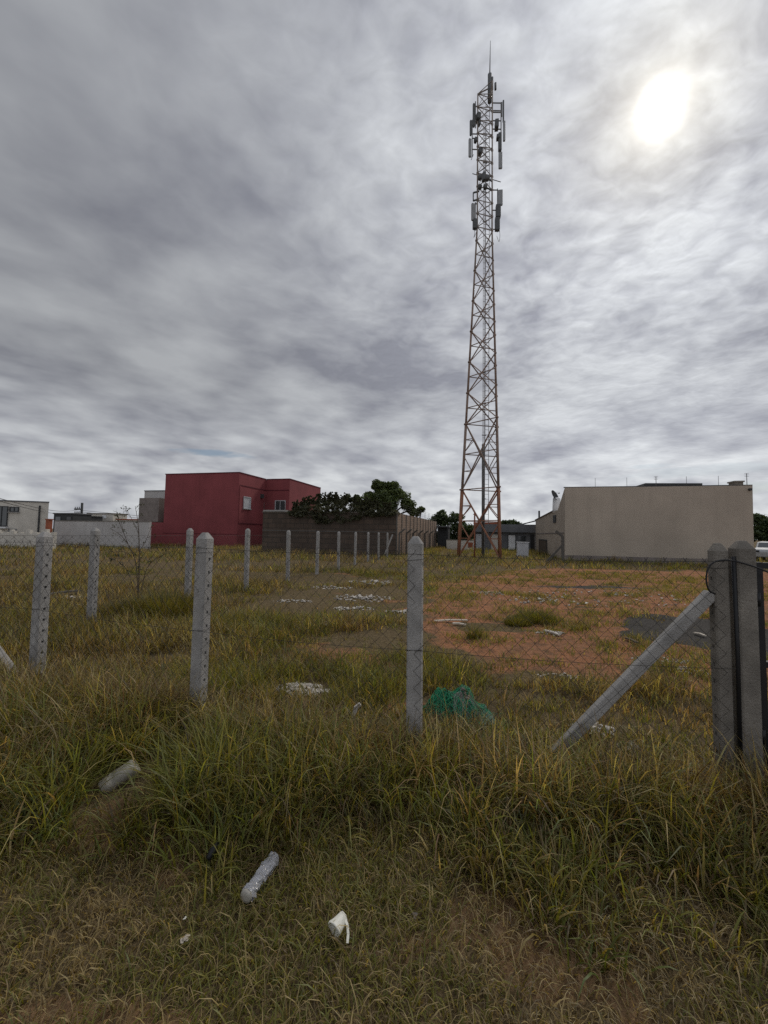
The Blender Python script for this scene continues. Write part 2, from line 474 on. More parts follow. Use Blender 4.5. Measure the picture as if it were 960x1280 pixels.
def bare_front(x, y):
    n = fbm(x * 1.8 + 9, y * 1.8, 91, 4)
    d = fence_d(x, y)
    a = ss(n, 0.55, 0.68) * ss(-d, 0.9, 1.35)
    b = ss(1 - np.hypot((x + 1.10) / 0.95, (y - 1.42) / 0.34) + (n - 0.5) * 1.8, 0.2, 0.6)
    return np.clip(np.maximum(a * 0.8, b), 0, 1)

def axis(lo, hi, dense_lo, dense_hi, d0, grow):
    a = list(np.arange(dense_lo, dense_hi + 1e-6, d0))
    s = d0; x = dense_hi; up = []
    while x < hi: s = min(s * grow, 40); x += s; up.append(x)
    s = d0; x = dense_lo; dn = []
    while x > lo: s = min(s * grow, 40); x -= s; dn.append(x)
    return np.array(dn[::-1] + a + up)
gx = axis(-900, 900, -4.5, 6.0, 0.07, 1.045)
gy = axis(-60, 1400, 0.4, 8.0, 0.06, 1.035)
GX, GY = np.meshgrid(gx, gy)
GZ = height(GX, GY)
def np_mesh(name, verts, quads=None, tris=None, attrs=None, smooth=False):
    me = bpy.data.meshes.new(name)
    nv = len(verts); nq = 0 if quads is None else len(quads); nt = 0 if tris is None else len(tris)
    me.vertices.add(nv); me.vertices.foreach_set('co', np.asarray(verts, np.float32).ravel())
    loops = []; tot = []
    if nq: loops.append(np.asarray(quads).ravel()); tot.append(np.full(nq, 4))
    if nt: loops.append(np.asarray(tris).ravel()); tot.append(np.full(nt, 3))
    loops = np.concatenate(loops).astype(np.int32); tot = np.concatenate(tot).astype(np.int32)
    start = np.concatenate([[0], np.cumsum(tot)[:-1]]).astype(np.int32)
    me.loops.add(len(loops)); me.loops.foreach_set('vertex_index', loops)
    me.polygons.add(len(tot)); me.polygons.foreach_set('loop_start', start)
    try: me.polygons.foreach_set('loop_total', tot)
    except Exception: pass
    for k, v in (attrs or {}).items():
        if v.ndim == 1:
            a = me.attributes.new(k, 'FLOAT', 'POINT'); a.data.foreach_set('value', v.astype(np.float32))
        else:
            a = me.attributes.new(k, 'FLOAT_COLOR', 'POINT'); a.data.foreach_set('color', v.astype(np.float32).ravel())
    if smooth: me.polygons.foreach_set('use_smooth', np.ones(len(tot), bool))
    me.update(calc_edges=True); me.validate()
    return me
ny, nx = GX.shape
idx = np.arange(ny * nx).reshape(ny, nx)
quads = np.stack([idx[:-1, :-1], idx[:-1, 1:], idx[1:, 1:], idx[1:, :-1]], -1).reshape(-1, 4)
xf, yf = GX.ravel(), GY.ravel()
gm = np_mesh('ground', np.stack([xf, yf, GZ.ravel()], 1), quads,
             attrs={'soil': soil_mask(xf, yf), 'gravel': gravel_mask(xf, yf), 'bare': bare_front(xf, yf)}, smooth=True)
ground = bpy.data.objects.new('ground', gm); COL.objects.link(ground)
tag(ground, 'flat vacant lot of dry thatch and orange bare soil', 'ground', kind='structure')
def ground_mat():
    m = bpy.data.materials.new('ground soil'); m.use_nodes = True
    t = m.node_tree; t.nodes.clear(); q = NG(t)
    out = q.n('ShaderNodeOutputMaterial'); b = q.n('ShaderNodeBsdfPrincipled'); q.l(b.outputs[0], out.inputs[0])
    geo = q.n('ShaderNodeNewGeometry'); pos = geo.outputs['Position']
    def A(nm):
        a = q.n('ShaderNodeAttribute'); a.attribute_name = nm; return a.outputs['Fac']
    n1 = q.noise(pos, 1.2, 8, 0.65); n2 = q.noise(pos, 14, 6, 0.65); n3 = q.noise(pos, 70, 4, 0.6)
    th = q.mix(q.rng(n2, 0.3, 0.7, 0, 1), (0.070, 0.052, 0.030, 1), (0.17, 0.13, 0.075, 1))
    th = q.mix(q.rng(n3, 0.5, 0.68, 0, 0.8), th, (0.24, 0.18, 0.105, 1))
    so = q.mix(q.rng(n1, 0.35, 0.68, 0, 1), (0.38, 0.168, 0.084, 1), (0.27, 0.140, 0.08, 1))
    so = q.mix(q.rng(n2, 0.50, 0.75, 0, 0.6), so, (0.11, 0.065, 0.04, 1))
    n4 = q.noise(pos, 5, 8, 0.7)
    so = q.mix(q.rng(n4, 0.47, 0.60, 0, 0.75), so, (0.13, 0.078, 0.05, 1))
    so = q.mix(q.rng(n3, 0.58, 0.66, 0, 0.75), so, (0.42, 0.32, 0.24, 1))
    gr = q.mix(q.rng(n3, 0.35, 0.65, 0, 1), (0.030, 0.029, 0.028, 1), (0.12, 0.11, 0.10, 1))
    ba = q.mix(q.rng(n2, 0.3, 0.7, 0, 1), (0.26, 0.165, 0.092, 1), (0.15, 0.098, 0.058, 1))
    edge = q.math('MULTIPLY', q.math('SUBTRACT', n2, 0.5), 0.9)
    edge = q.math('ADD', edge, q.math('MULTIPLY', q.math('SUBTRACT', n1, 0.5), 0.7))
    def sharp(v): return q.rng(q.math('ADD', v, edge), 0.28, 0.62, 0, 1, True)
    c = q.mix(sharp(A('bare')), th, ba)
    c = q.mix(sharp(A('soil')), c, so)
    c = q.mix(sharp(A('gravel')), c, gr)
    q.l(c, b.inputs['Base Color']); b.inputs['Roughness'].default_value = 1.0; b.inputs['Specular IOR Level'].default_value = 0.03
    bp = q.n('ShaderNodeBump'); bp.inputs['Strength'].default_value = 1.0; bp.inputs['Distance'].default_value = 0.05
    q.l(q.math('ADD', n2, q.math('MULTIPLY', n3, 0.5)), bp.inputs['Height']); q.l(bp.outputs[0], b.inputs['Normal'])
    return m
gm.materials.append(ground_mat())

# ------------------------------------------------------------------ front fence
def h3(p): return Vector((p[0], p[1], hz(p[0], p[1])))
def post_shape(mb, base, top, w, holes=True, cap=0.055, lean=Vector((0, 0, 0))):
    """square concrete post with a bevelled pyramid cap and wire holes through its sides"""
    bm = bmesh.new()
    c = Vector(base); zt = top
    ch = w * 0.10; hw = w / 2
    prof = [(-hw + ch, -hw), (hw - ch, -hw), (hw, -hw + ch), (hw, hw - ch), (hw - ch, hw), (-hw + ch, hw), (-hw, hw - ch), (-hw, -hw + ch)]
    zb = c.z - 0.25
    zs = [zb, c.z]
    z = c.z + 0.09; step = 0.118
    lev = [zb]
    while z < zt - 0.12: lev += [z - 0.013, z + 0.013]; z += step
    lev += [zt]
    rings = []
    for zz in lev:
        k = (zz - c.z) / (zt - c.z)
        rings.append([bm.verts.new(c + V * a + U * b2 + lean * k + ZZ * (zz - c.z)) for a, b2 in prof])
    for a, b2 in ((0.40, cap * 1.05), (0.30, cap * 1.12)):
        rings.append([bm.verts.new(c + V * (x * a) + U * (y * a) + lean + ZZ * (zt - c.z + b2)) for x, y in prof])
    hole_f = []
    for i in range(len(rings) - 1):
        for k in range(8):
            f = bm.faces.new((rings[i][k], rings[i][(k + 1) % 8], rings[i + 1][(k + 1) % 8], rings[i + 1][k]))
            if holes and i < len(lev) - 1 and i % 2 == 1 and k in (2, 6): hole_f.append(f)
    bm.faces.new(rings[-1]); bm.faces.new(rings[0][::-1])
    if hole_f:
        # narrow the hole: split the strip into a small square set inwards
        r = bmesh.ops.inset_individual(bm, faces=hole_f, thickness=0.002, depth=0)
        for f in hole_f:
            cc = f.calc_center_median(); nn = f.normal.copy()
            for v in f.verts:
                dv = v.co - cc; h = Vector((dv.x, dv.y, 0))
                if h.length > 1e-6: v.co = cc + h.normalized() * 0.0125 + ZZ * dv.z
        ex = bmesh.ops.inset_individual(bm, faces=hole_f, thickness=0.001, depth=-0.035)
    bm.verts.index_update()
    mb.add([v.co.copy() for v in bm.verts], [[v.index for v in f.verts] for f in bm.faces])
    bm.free()

def post_at(px, Y):
    r = ray(px, 780); return Vector((r.x / r.y * Y, Y, 0))
P_M = post_at(519.5, 3.05); P_2 = post_at(251.5, 3.52); P_3 = post_at(50, 4.32)
P_C = P_3 - V * 2.0
ff = empty('chain_link_fence', h3(P_M), 'front chain link fence of concrete posts along the tall roadside grass', 'fence')
front_posts = [(FA, 1.615, 0.090, 'plain'), (P_M, 1.625, 0.112, 0), (P_2, 1.625, 0.112, 0), (P_3, 1.60, 0.112, 0), (P_C, 1.62, 0.13, 0)]
for p, top, w, kind in front_posts:
    mb = MB(); post_shape(mb, h3(p), top, w, True, 0.05, Vector((random.uniform(-.01, .01), 0, 0)))
    o = mb.build('concrete_post', M['concrete_old'] if kind == 'plain' else M['concrete'], ff)
# gate post next to the strainer post
P_G = FA + V * 0.128 - U * 0.02
mb = MB(); post_shape(mb, h3(P_G), 1.635, 0.114, False, 0.05)
gp = mb.build('gate_post', M['concrete_old'], base=h3(P_G), bevel=0.006)
tag(gp, 'thick weathered plain concrete gate post beside the black gate', 'gate post')

def brace(top, foot, w, parent, m):
    mb = MB(); mb.bar(top, foot, w, w)
    return mb.build('brace', m, parent, bevel=0.008)
bt = FA - V * 0.05; bfoot = FA - V * 1.22
brace(Vector((bt.x, bt.y, 1.315)), Vector((bfoot.x, bfoot.y, -0.10)), 0.072, ff, M['concrete'])
bt = P_C + V * 0.06; bfoot = P_C + V * 1.72
brace(Vector((bt.x, bt.y, 1.32)), Vector((bfoot.x, bfoot.y, 0.02)), 0.085, ff, M['concrete'])

def chain_mesh(mb, A, B, z1, off, pitch=0.125, r=0.0019, n=4, seed=0, bulge=0.02):
    A = Vector(A) + off; B = Vector(B) + off
    d = (B - A); L = d.length; t = d.normalized(); nrm = Vector((t.y, -t.x, 0))
    half = pitch / 2; k = int(L / half)
    hz_ = pitch * 0.5
    rr = random.Random(seed)
    for i in range(k):
        s0 = i * half; pts = []
        z = z1; j = 0
        c = A + t * (s0 + half / 2); zb = hz(c.x, c.y) + 0.03
        while z > zb:
            a = s0 + (half if (j + i) % 2 else 0)
            wob = bulge * math.sin(a * 2.1 + seed) * math.sin(z * 2.4 + a * .7) + 0.004 * math.sin(a * 9 + z * 7)
            sag = 0.012 * math.sin(a * 1.7 + seed * 2) * (z / z1) - 0.018 * math.sin(math.pi * (a / L)) * (z / z1)
            p = A + t * (a + 0.004 * math.sin(z * 9 + i)) + nrm * wob; p.z = z + sag
            if j == 0: pts.append(p + ZZ * 0.022 + t * (0.012 if i % 2 else -0.012))
            pts.append(p); z -= hz_; j += 1
        if len(pts) > 1: mb.tube(pts, r, n, False)

off = -U * 0.066
mb = MB()
seq = [FA, P_M, P_2, P_3, P_C]
for i in range(4): chain_mesh(mb, seq[i], seq[i + 1], 1.545, off, seed=i)
mb.build('wire_mesh', M['wire'], ff, fix=False)
mb = MB()
for zz in (1.545, 0.82, 0.12):
    for i in range(4):
        a, b2 = seq[i] + off, seq[i + 1] + off; pts = []
        for k in range(9):
            q = a.lerp(b2, k / 8); q.z = zz - 0.018 * math.sin(math.pi * k / 8); pts.append(q)
        mb.tube(pts, 0.0017, 4, False)
# wire wraps round posts
for p in seq[:4]:
    for zz in (1.50, 0.82):
        w = 0.064
        ring = [p + V * a * w + U * b2 * w + ZZ * (zz + 0.006 * a) for a, b2 in ((-1, -1), (1, -1), (1, 1), (-1, 1), (-1, -1))]
        mb.tube(ring, 0.0018, 4, False)
mb.build('tension_wire', M['wire'], ff, fix=False)
# black stretcher rod holding the end of the mesh
mb = MB()
sr = FA + V * 0.058 - U * 0.060
mb.tube([sr + ZZ * 1.58, sr + V * 0.006 + ZZ * 0.9, sr + ZZ * 0.1], 0.013, 8)
mb.build('stretcher_rod', M['black'], ff)

# loop of black cable tied round the strainer post
mb = MB()
c0 = FA - U * 0.09
pl = [FA + V * 0.29 - U * 0.11 + ZZ * 1.44, FA + V * 0.20 - U * 0.115 + ZZ * 1.495, FA + V * 0.10 - U * 0.10 + ZZ * 1.535, c0 + V * 0.02 + ZZ * 1.555, c0 - V * 0.06 + ZZ * 1.545,
      c0 - V * 0.105 + ZZ * 1.50, c0 - V * 0.12 + ZZ * 1.42, c0 - V * 0.105 + ZZ * 1.345, c0 - V * 0.055 + U * 0.03 + ZZ * 1.32]
def smooth_path(p, n=5):
    out = []
    for i in range(len(p) - 1):
        a, b2, c, d = p[max(i - 1, 0)], p[i], p[i + 1], p[min(i + 2, len(p) - 1)]
        for k in range(n):
            t = k / n
            out.append(0.5 * ((2 * b2) + (c - a) * t + (2 * a - 5 * b2 + 4 * c - d) * t * t + (3 * b2 - a - 3 * c + d) * t ** 3))
    out.append(p[-1]); return out
mb.tube(smooth_path(pl), 0.0055, 7)
tag(mb.build('cable', M['black']), 'black cable looped around the strainer post next to the gate', 'cable')

# black gate at the right edge
GB = FA + V * 0.190 - U * 0.02
gt = empty('gate', h3(GB), 'black steel barred gate closing the lot entrance at right edge', 'gate')
mb = MB(); zt, zb = 1.545, 0.12; W = 1.5
e = GB + V * 0.022
mb.bar(e + ZZ * zb, e + ZZ * zt, 0.044); mb.bar(e + V * W + ZZ * zb, e + V * W + ZZ * zt, 0.044)
for zz in (zb + 0.022, zt - 0.022, 0.86):
    mb.bar(e + V * 0.022 + ZZ * zz, e + V * (W - 0.022) + ZZ * zz, 0.04)
mb.build('frame', M['black'], gt)
mb = MB()
for k in range(1, 13): mb.bar(e + V * (W * k / 13) + ZZ * (zb + 0.043), e + V * (W * k / 13) + ZZ * 0.84, 0.016); mb.bar(e + V * (W * k / 13) + ZZ * 0.88, e + V * (W * k / 13) + ZZ * (zt - 0.043), 0.016)
mb.build('bars', M['black'], gt)
for zz in (0.35, 1.25):
    mb = MB(); mb.tube([GB - V * 0.0 - U * 0.04 + ZZ * zz, GB - V * 0.0 - U * 0.04 + ZZ * (zz + 0.09)], 0.014, 8); mb.build('hinge', M['black'], gt)

# ------------------------------------------------------------------ side fence running back
S0 = post_at(306, 11.1)
side = [(post_at(114, 6.75), 1.66), (post_at(233, 8.8), 1.69)]
for k in range(8): side.append((S0 + U * 2.45 * k, 1.70 if k else 1.72))
sf = empty('chain_link_fence', h3(S0), 'long side chain link fence of pale concrete posts receding to the block wall', 'fence')
for i, (p, top) in enumerate(side):
    mb = MB(); post_shape(mb, h3(p), top, 0.112, i < 4, 0.05, Vector((random.uniform(-.02, .02), random.uniform(-.02, .02), 0)))
    mb.build('concrete_post', M['concrete'], sf)
mb = MB(); ps = [P_C] + [s[0] for s in side]
for i in range(len(ps) - 1):
    far = i > 3
    chain_mesh(mb, ps[i], ps[i + 1], 1.58, V * 0.066, 0.125 if not far else 0.16, 0.0019 if not far else 0.0024, 4, 20 + i)
mb.build('wire_mesh', M['wire'], sf, fix=False)
mb = MB()
for zz in (1.58, 0.85):
    for i in range(len(ps) - 1): mb.tube([ps[i] + V * .066 + ZZ * zz, ps[i + 1] + V * .066 + ZZ * zz], 0.002, 4, False)
mb.build('tension_wire', M['wire'], sf, fix=False)
pe = side[-1][0] + U * 1.6
mb = MB(); mb.bar(pe + ZZ * 1.62, pe - V * 0.55 - U * .3 + ZZ * 0.05, 0.09); mb.build('brace', M['concrete'], sf)

# ------------------------------------------------------------------ bent top fence by the block wall
def bent_post(p, top, arm, name, m, parent=None, lab=None, w=0.12, base=None):
    mb = MB(); p = Vector(p)
    mb.bar(p + ZZ * -0.2, p + ZZ * top, w, w, U)
    mb.bar(p + ZZ * (top - 0.03), p + arm + ZZ * (top + 0.32), w * 0.95, w * 0.95)
    return mb.build(name, m, parent, base=base)
bp_px = [499, 508, 516, 523.5, 530.5, 537, 543]
bps = [post_at(px, 29.2 + 2.7 * i) for i, px in enumerate(bp_px)]
for i, p in enumerate(bps): bps[i] = Vector((ray(bp_px[i], 680).x / ray(bp_px[i], 680).y * p.y, p.y, 0))
bfn = empty('wire_fence', h3(bps[0]), 'dark wire fence with bent top posts along the brick compound side', 'fence')
for p in bps: bent_post(p, 1.75, V * 0.42, 'bent_post', M['concrete_dark'], bfn)
mb = MB()
for i in range(len(bps) - 1):
    chain_mesh(mb, bps[i], bps[i + 1], 1.75, V * 0.07, 0.22, 0.002, 3, 50 + i, 0.0)
    for q in (0.1, 0.2, 0.3): mb.tube([bps[i] + V * q * 1.35 + ZZ * (1.75 + q), bps[i + 1] + V * q * 1.35 + ZZ * (1.75 + q)], 0.004, 4, False)
mb.build('wire_mesh', M['wire'], bfn, fix=False)
# single bent post with a strut before the beige building
pq = at(703.5, 690, 25.5); pq.z = 0
bpo = empty('fence_post', h3(pq), 'dark bent top concrete post with slanted strut before the beige building', 'post')
bent_post(pq, 1.72, -V * 0.42, 'bent_post', M['concrete_dark'], bpo, w=0.15)
mb = MB(); mb.bar(pq + ZZ * 1.1 - V * 0.03, pq - V * 1.05 + ZZ * -0.05, 0.12); mb.build('strut', M['concrete_dark'], bpo)

# ------------------------------------------------------------------ lattice tower
TL = at(573, 680, 29.8); TL.z = 0
TW = 3.55
TH_A = R(14)
dirLR = Vector((math.cos(TH_A), math.sin(TH_A), 0))
nB = Vector((math.sin(TH_A), -math.cos(TH_A), 0))
TC0 = TL + dirLR * (TW / 2) + nB * (TW * 0.2887)      # centroid at the ground
r_unit = [(-dirLR * 0.5 - nB * 0.2887), (dirLR * 0.5 - nB * 0.2887), nB * 0.57735]   # L, R, B corners for side 1
top_pt = at(610.5, 121, TC0.y)
TOPZ = top_pt.z
LEAN = Vector((top_pt.x - TC0.x, 0, 0)) * 0.35
def side_w(z):
    return float(np.interp(z, [0, 26.0, 60], [TW, 1.30, 1.30]))
def corner(i, z):
    return TC0 + LEAN * (z / TOPZ) + r_unit[i] * side_w(z) + ZZ * z
tower = empty('lattice_tower', (TC0.x, TC0.y, 0), 'tall rust streaked lattice telecom tower carrying grey panel antennas', 'tower')
panels = [0.0, 5.15, 10.25] + [10.25 + 2.45 * k for k in range(1, 7)] 
z = panels[-1]
while z + 1.1 < TOPZ + 0.5: z += 1.12; panels.append(z)
TOPZ2 = panels[-1]
for i in range(3):
    mb = MB()
    zt = TOPZ2 + (1.1 if i == 1 else 0)
    zsn = [-0.2] + panels[1:-1] + [zt]
    for a, b2 in zip(zsn[:-1], zsn[1:]):
        rad = float(np.interp(a, [0, 5, 5.2, 26, 40], [0.135, 0.125, 0.095, 0.062, 0.05])) * (0.72 if i == 2 else 1.0)
        mb.tube([corner(i, a), corner(i, b2)], rad, 8, True)
        if b2 < zt: mb.tube([corner(i, b2) - ZZ * 0.05, corner(i, b2) + ZZ * 0.05], rad * 1.6, 8)
    mb.build('leg', M['tower'], tower)
faces = ((0, 1, 'rear'), (0, 2, 'left'), (2, 1, 'right'))
for a, b2, _ in faces:
    mb = MB()
    for k in range(len(panels) - 1):
        z0, z1 = panels[k], panels[k + 1]
        A0, A1, B0, B1 = corner(a, z0), corner(a, z1), corner(b2, z0), corner(b2, z1)
        th = float(np.interp(z0, [0, 10, 26, 40], [0.085, 0.07, 0.052, 0.045]))
        if k < len([p for p in panels if p < 25.5]) - 0 and z1 < 25.5:
            mb.bar(A0, B1, th); mb.bar(B0, A1, th)
            w0, w1 = side_w(z0), side_w(z1)
            zc = z0 + (z1 - z0) * w0 / (w0 + w1)
            mb.bar(corner(a, zc), corner(b2, zc), th * 0.8)
            if z1 - z0 > 3:
                mb.bar(A1, B1, th * 0.8)
                X = corner(a, zc).lerp(corner(b2, zc), 0.5)
                for (c, S, Tt) in ((a, A1, z1), (b2, B1, z1), (a, A0, z0), (b2, B0, z0)):
                    m_ = S.lerp(X, 0.52); mb.bar(corner(c, m_.z), m_, th * 0.6); mb.bar(m_, corner(c, zc + (Tt - zc) * 0.06), th * 0.6)
        else:
            mb.bar(A1, B1, th * 0.85)
            if a == 0: mb.bar(A1, B0, th * 0.85); mb.bar(A0, A1.lerp(B0, .5), th * 0.5)
            else: mb.bar(A0, B1, th * 0.85)
    mb.build('bracing', M['tower'], tower)
# ladder and pale cable tray in the middle of the tower
def axis_pt(z): return TC0 + LEAN * (z / TOPZ) + ZZ * z
mb = MB()
for sx in (-0.16, 0.16): mb.bar(axis_pt(0.3) + dirLR * (sx + .03), axis_pt(TOPZ2 - 1) + dirLR * (sx + .03), 0.04)
zz = 0.6
while zz < TOPZ2 - 1: mb.bar(axis_pt(zz) + dirLR * -0.13, axis_pt(zz) + dirLR * 0.19, 0.022); zz += 0.38
mb.build('ladder', M['galv'], tower)
mb = MB()
back = -nB * 0.22
for sx in (-0.2, -0.13, -0.06, 0.01): mb.tube([axis_pt(8.6) + dirLR * sx + back, axis_pt(TOPZ2 - 2.5) + dirLR * sx + back], 0.013, 6)
zz = 8.7
while zz < TOPZ2 - 2.6: mb.bar(axis_pt(zz) + back - dirLR * 0.21, axis_pt(zz) + back + dirLR * 0.02, 0.022); zz += 0.45
mb.build('cable_tray', M['galv_light'], tower)
mb = MB()
for sx in (-0.2, -0.13, -0.06): mb.tube([axis_pt(0.0) + dirLR * sx + back, axis_pt(8.65) + dirLR * sx + back], 0.06, 6)
mb.build('cable_bundle', M['galv'], tower)
zz = 2.0
while zz < TOPZ2 - 3:
    c = axis_pt(zz); mb = MB(); mb.bar(c + back - dirLR * 0.26, c + back + dirLR * 0.1, 0.05)
    mb.build('tray_bracket', M['galv'], tower); zz += 2.45
# lightning rod, finial pole and warning lamp
mb = MB(); p0 = at(612, 128, TC0.y); p1 = at(612.2, 93, TC0.y); p2 = at(613, 51, TC0.y)
mb.tube([p0, p1], 0.16, 8); mb.build('antenna_mast', M['radio'], tower)
mb = MB(); mb.tube([p1, p2], [0.05, 0.018], 6); mb.build('lightning_rod', M['galv'], tower)
mb = MB(); mb.bar(corner(0, TOPZ2), at(612, 110, TC0.y), 0.07); mb.bar(corner(1, TOPZ2), at(612, 118, TC0.y), 0.07); mb.bar(corner(2, TOPZ2), p0, 0.07)
mb.build('top_brace', M['tower'], tower)
for px, y0, y1 in ((615.3, 97, 112), (619.3, 104, 112)):
    mb = MB(); mb.tube([at(px, y0, TC0.y), at(px, y1, TC0.y)], 0.09, 8); mb.build('whip_antenna', M['radio'], tower)
def Yleg(i): return corner(i, 30).y
def panel(px, y0, y1, wpx, leg, m='antenna', dpt=0.14, name='panel_antenna', poleside=0):
    Y = Yleg(leg); p = at(px, y1, Y); q = at(px, y0, Y); w = wpx / F_PX * Y
    ax = dirLR if leg != 1 else Vector((math.cos(R(-8)), math.sin(R(-8)), 0))
    ay = Vector((-ax.y, ax.x, 0))
    mb = MB(); mb.box(p, w, dpt, q.z - p.z, ax, ay)
    mb.box(p + ZZ * -0.04, w * 0.8, dpt * 0.8, 0.04, ax, ay); mb.box(q, w * 0.8, dpt * 0.8, 0.03, ax, ay)
    o = mb.build(name, M[m], tower, bevel=0.03)
    return p, q
def mount(px, y0, y1, leg, booms):
    """vertical pole with horizontal booms to a leg"""
    Y = Yleg(leg); p = at(px, y1, Y); q = at(px, y0, Y)
    mb = MB(); mb.tube([p, q], 0.04, 6)
    for k in booms:
        c = p.lerp(q, k); L = corner(leg, c.z); mb.bar(c, L, 0.06)
    mb.build('antenna_mount', M['galv'], tower)
# upper left cluster
mount(594.3, 127, 160, 0, (0.25, 0.82)); panel(592.2, 130, 158.5, 2.6, 0, 'radio')
mount(590.3, 150, 196, 0, (0.2, 0.5, 0.62, 0.9)); panel(588.4, 151, 169, 2.4, 0, 'radio'); panel(587.4, 174, 196, 3.4, 0)
panel(597.3, 143.5, 151, 5.0, 0, 'radio', 0.5, 'radio_unit'); panel(599.0, 151, 157, 2.6, 0, 'radio', 0.3, 'radio_unit')
panel(594.5, 173, 177.5, 3.4, 0, 'radio', 0.3, 'radio_unit'); panel(600, 187, 193, 5.0, 0, 'radio', 0.45, 'radio_unit')
# upper right cluster
mount(626.3, 128, 170, 1, (0.2, 0.45, 0.75, 0.98)); panel(629.2, 126, 152, 1.9, 1, 'radio'); panel(630.2, 152, 176, 3.0, 1)
mount(627.2, 128, 146, 1, (0.3,))
panel(620.8, 152, 161, 4.6, 1, 'radio', 0.5, 'radio_unit'); panel(622.5, 170, 174, 4.0, 1, 'radio', 0.4, 'radio_unit')
panel(624.9, 167, 188.5, 4.2, 1, 'radio', 0.25, 'radio_unit'); panel(625.5, 191, 210.5, 4.8, 1)
# middle radios and microwave drums
for px, py, rr in ((600, 222, 0.19), (609, 223, 0.20), (600, 234, 0.17), (606.5, 234, 0.17)):
    leg = 0 if px < 603 else 2
    c = at(px, py, Yleg(leg) - 0.25); n_ = -nB if leg == 0 else nB
    mb = MB(); mb.tube([c + U * 0.14, c - U * 0.1, c - U * 0.17], [rr * 0.8, rr, rr * 0.8], 14); mb.bar(c, corner(leg, c.z), 0.07)
    mb.build('microwave_drum', M['radio'], tower)
panel(604.5, 216, 226, 3.2, 2, 'radio', 0.3, 'radio_unit')
mb = MB(); mb.tube([at(590.5, 217, Yleg(0)), at(626, 227.5, Yleg(1))], 0.03, 6); mb.build('crossbar', M['galv'], tower)
# lower clusters
mb = MB(); Y = Yleg(0); q1, q2, q3, q4 = at(599, 239, Y), at(591.6, 241, Y), at(591.6, 251, Y), at(598.5, 249, Y)
for a, b2 in ((q1, q2), (q2, q3), (q3, q4)): mb.bar(a, b2, 0.09)
mb.build('antenna_mount', M['radio'], tower)
mount(594.2, 253, 288, 0, (0.12, 0.95)); panel(591.5, 255, 275.5, 5.0, 0, 'antenna'); panel(593.7, 274.5, 286, 4.8, 0, 'radio', 0.3, 'radio_unit')
mount(621.9, 236, 290, 1, (0.06, 0.5, 0.97)); panel(625.2, 238, 256.5, 6.3, 1, 'antenna')
panel(622.7, 257, 272, 6.2, 1, 'radio', 0.35, 'radio_unit'); panel(621.6, 273, 288, 6.0, 1, 'radio', 0.3)
for px, y0, y1 in ((592.5, 286, 297), (624, 286, 302), (589, 196, 200)):
    Yq = Yleg(0 if px < 603 else 1)
    mb = MB(); mb.tube(smooth_path([at(px, y0, Yq), at(px + .9, (y0 + y1) / 2, Yq), at(px - .2, y1, Yq), at(px + (3 if px < 603 else -3), y1 - 7, Yq)]), 0.018, 5)
    mb.build('jumper_cable', M['galv'], tower)

# thin pole beside the tower and a pale equipment cabinet
pp = at(593.2, 685, 28.4); pp.z = 0
mb = MB(); mb.tube([pp - ZZ * 0.1, pp + ZZ * 3.35], 0.055, 8); mb.bar(pp + ZZ * 3.2 - V * .12, pp + ZZ * 3.2 + V * .12, 0.05); mb.bar(pp + ZZ * .02, pp + ZZ * .06, .3)
tag(mb.build('metal_pole', M['rust'], base=pp), 'thin dark metal pole standing inside the foot of the tower', 'pole')
cb = at(653, 690, 30.5); cb.z = 0
cab = empty('equipment_cabinet', cb, 'pale grey equipment cabinet right of the tower foot', 'cabinet')
mb = MB(); mb.box(cb + ZZ * 0.1, 0.85, 0.6, 1.05); mb.build('body', M['lgrey'], cab, bevel=0.02)
mb = MB(); mb.box(cb, 0.95, 0.7, 0.1); mb.build('plinth', M['concrete'], cab)
mb = MB(); mb.box(cb - U * 0.312 + ZZ * 0.16, 0.76, 0.02, 0.92); mb.build('door', M['lgrey'], cab, bevel=0.006)
mb = MB(); mb.box(cb + ZZ * 1.15, 0.95, 0.72, 0.05); mb.build('roof', M['lgrey'], cab, bevel=0.01)

# ------------------------------------------------------------------ beige building on the right
BY = 28.0
pb = at(706, 650, BY); B0 = Vector((pb.x, pb.y, 0))
bb = empty('beige_building', B0, 'long windowless beige building with sloping side wall right of the tower', 'building')
pr, WB = on_plane(940.5, 640, B0, V)
HB = on_plane(706, 609.5, B0, U)[0].z
prof = [(706, 609.5), (697.2, 637.5), (692.5, 639), (669.5, 650.5)]
side_pts = []
for px, py in prof:
    p, s_ = on_plane(px, py, B0, U); side_pts.append((s_, p.z))
s_end = side_pts[-1][0]
poly = [B0 + ZZ * -0.3] + [B0 + U * s_ + ZZ * z for s_, z in side_pts] + [B0 + U * s_end + ZZ * -0.3]
mb = MB(); mb.prism(poly, V * WB); mb.build('wall', M['beige'], bb)
# coping along the front top and the sloping side
mb = MB(); mb.span(B0, -0.04, WB + 0.04, -0.04, 0.14, HB + 0.004, HB + 0.06); mb.build('coping', M['dgrey'], bb)
mb = MB()
for (s0, z0), (s1, z1) in zip(side_pts[2:-1], side_pts[3:]):
    mb.bar(B0 + U * s0 + ZZ * (z0 + .04) - V * 0.02, B0 + U * s1 + ZZ * (z1 + .04) - V * 0.02, 0.16, 0.07)
mb.build('roof_edge', M['beige_low'], bb)
mb = MB(); mb.span(B0, -0.035, WB + .03, -0.035, -0.003, -0.2, 0.36); mb.build('plinth', M['beige_low'], bb)
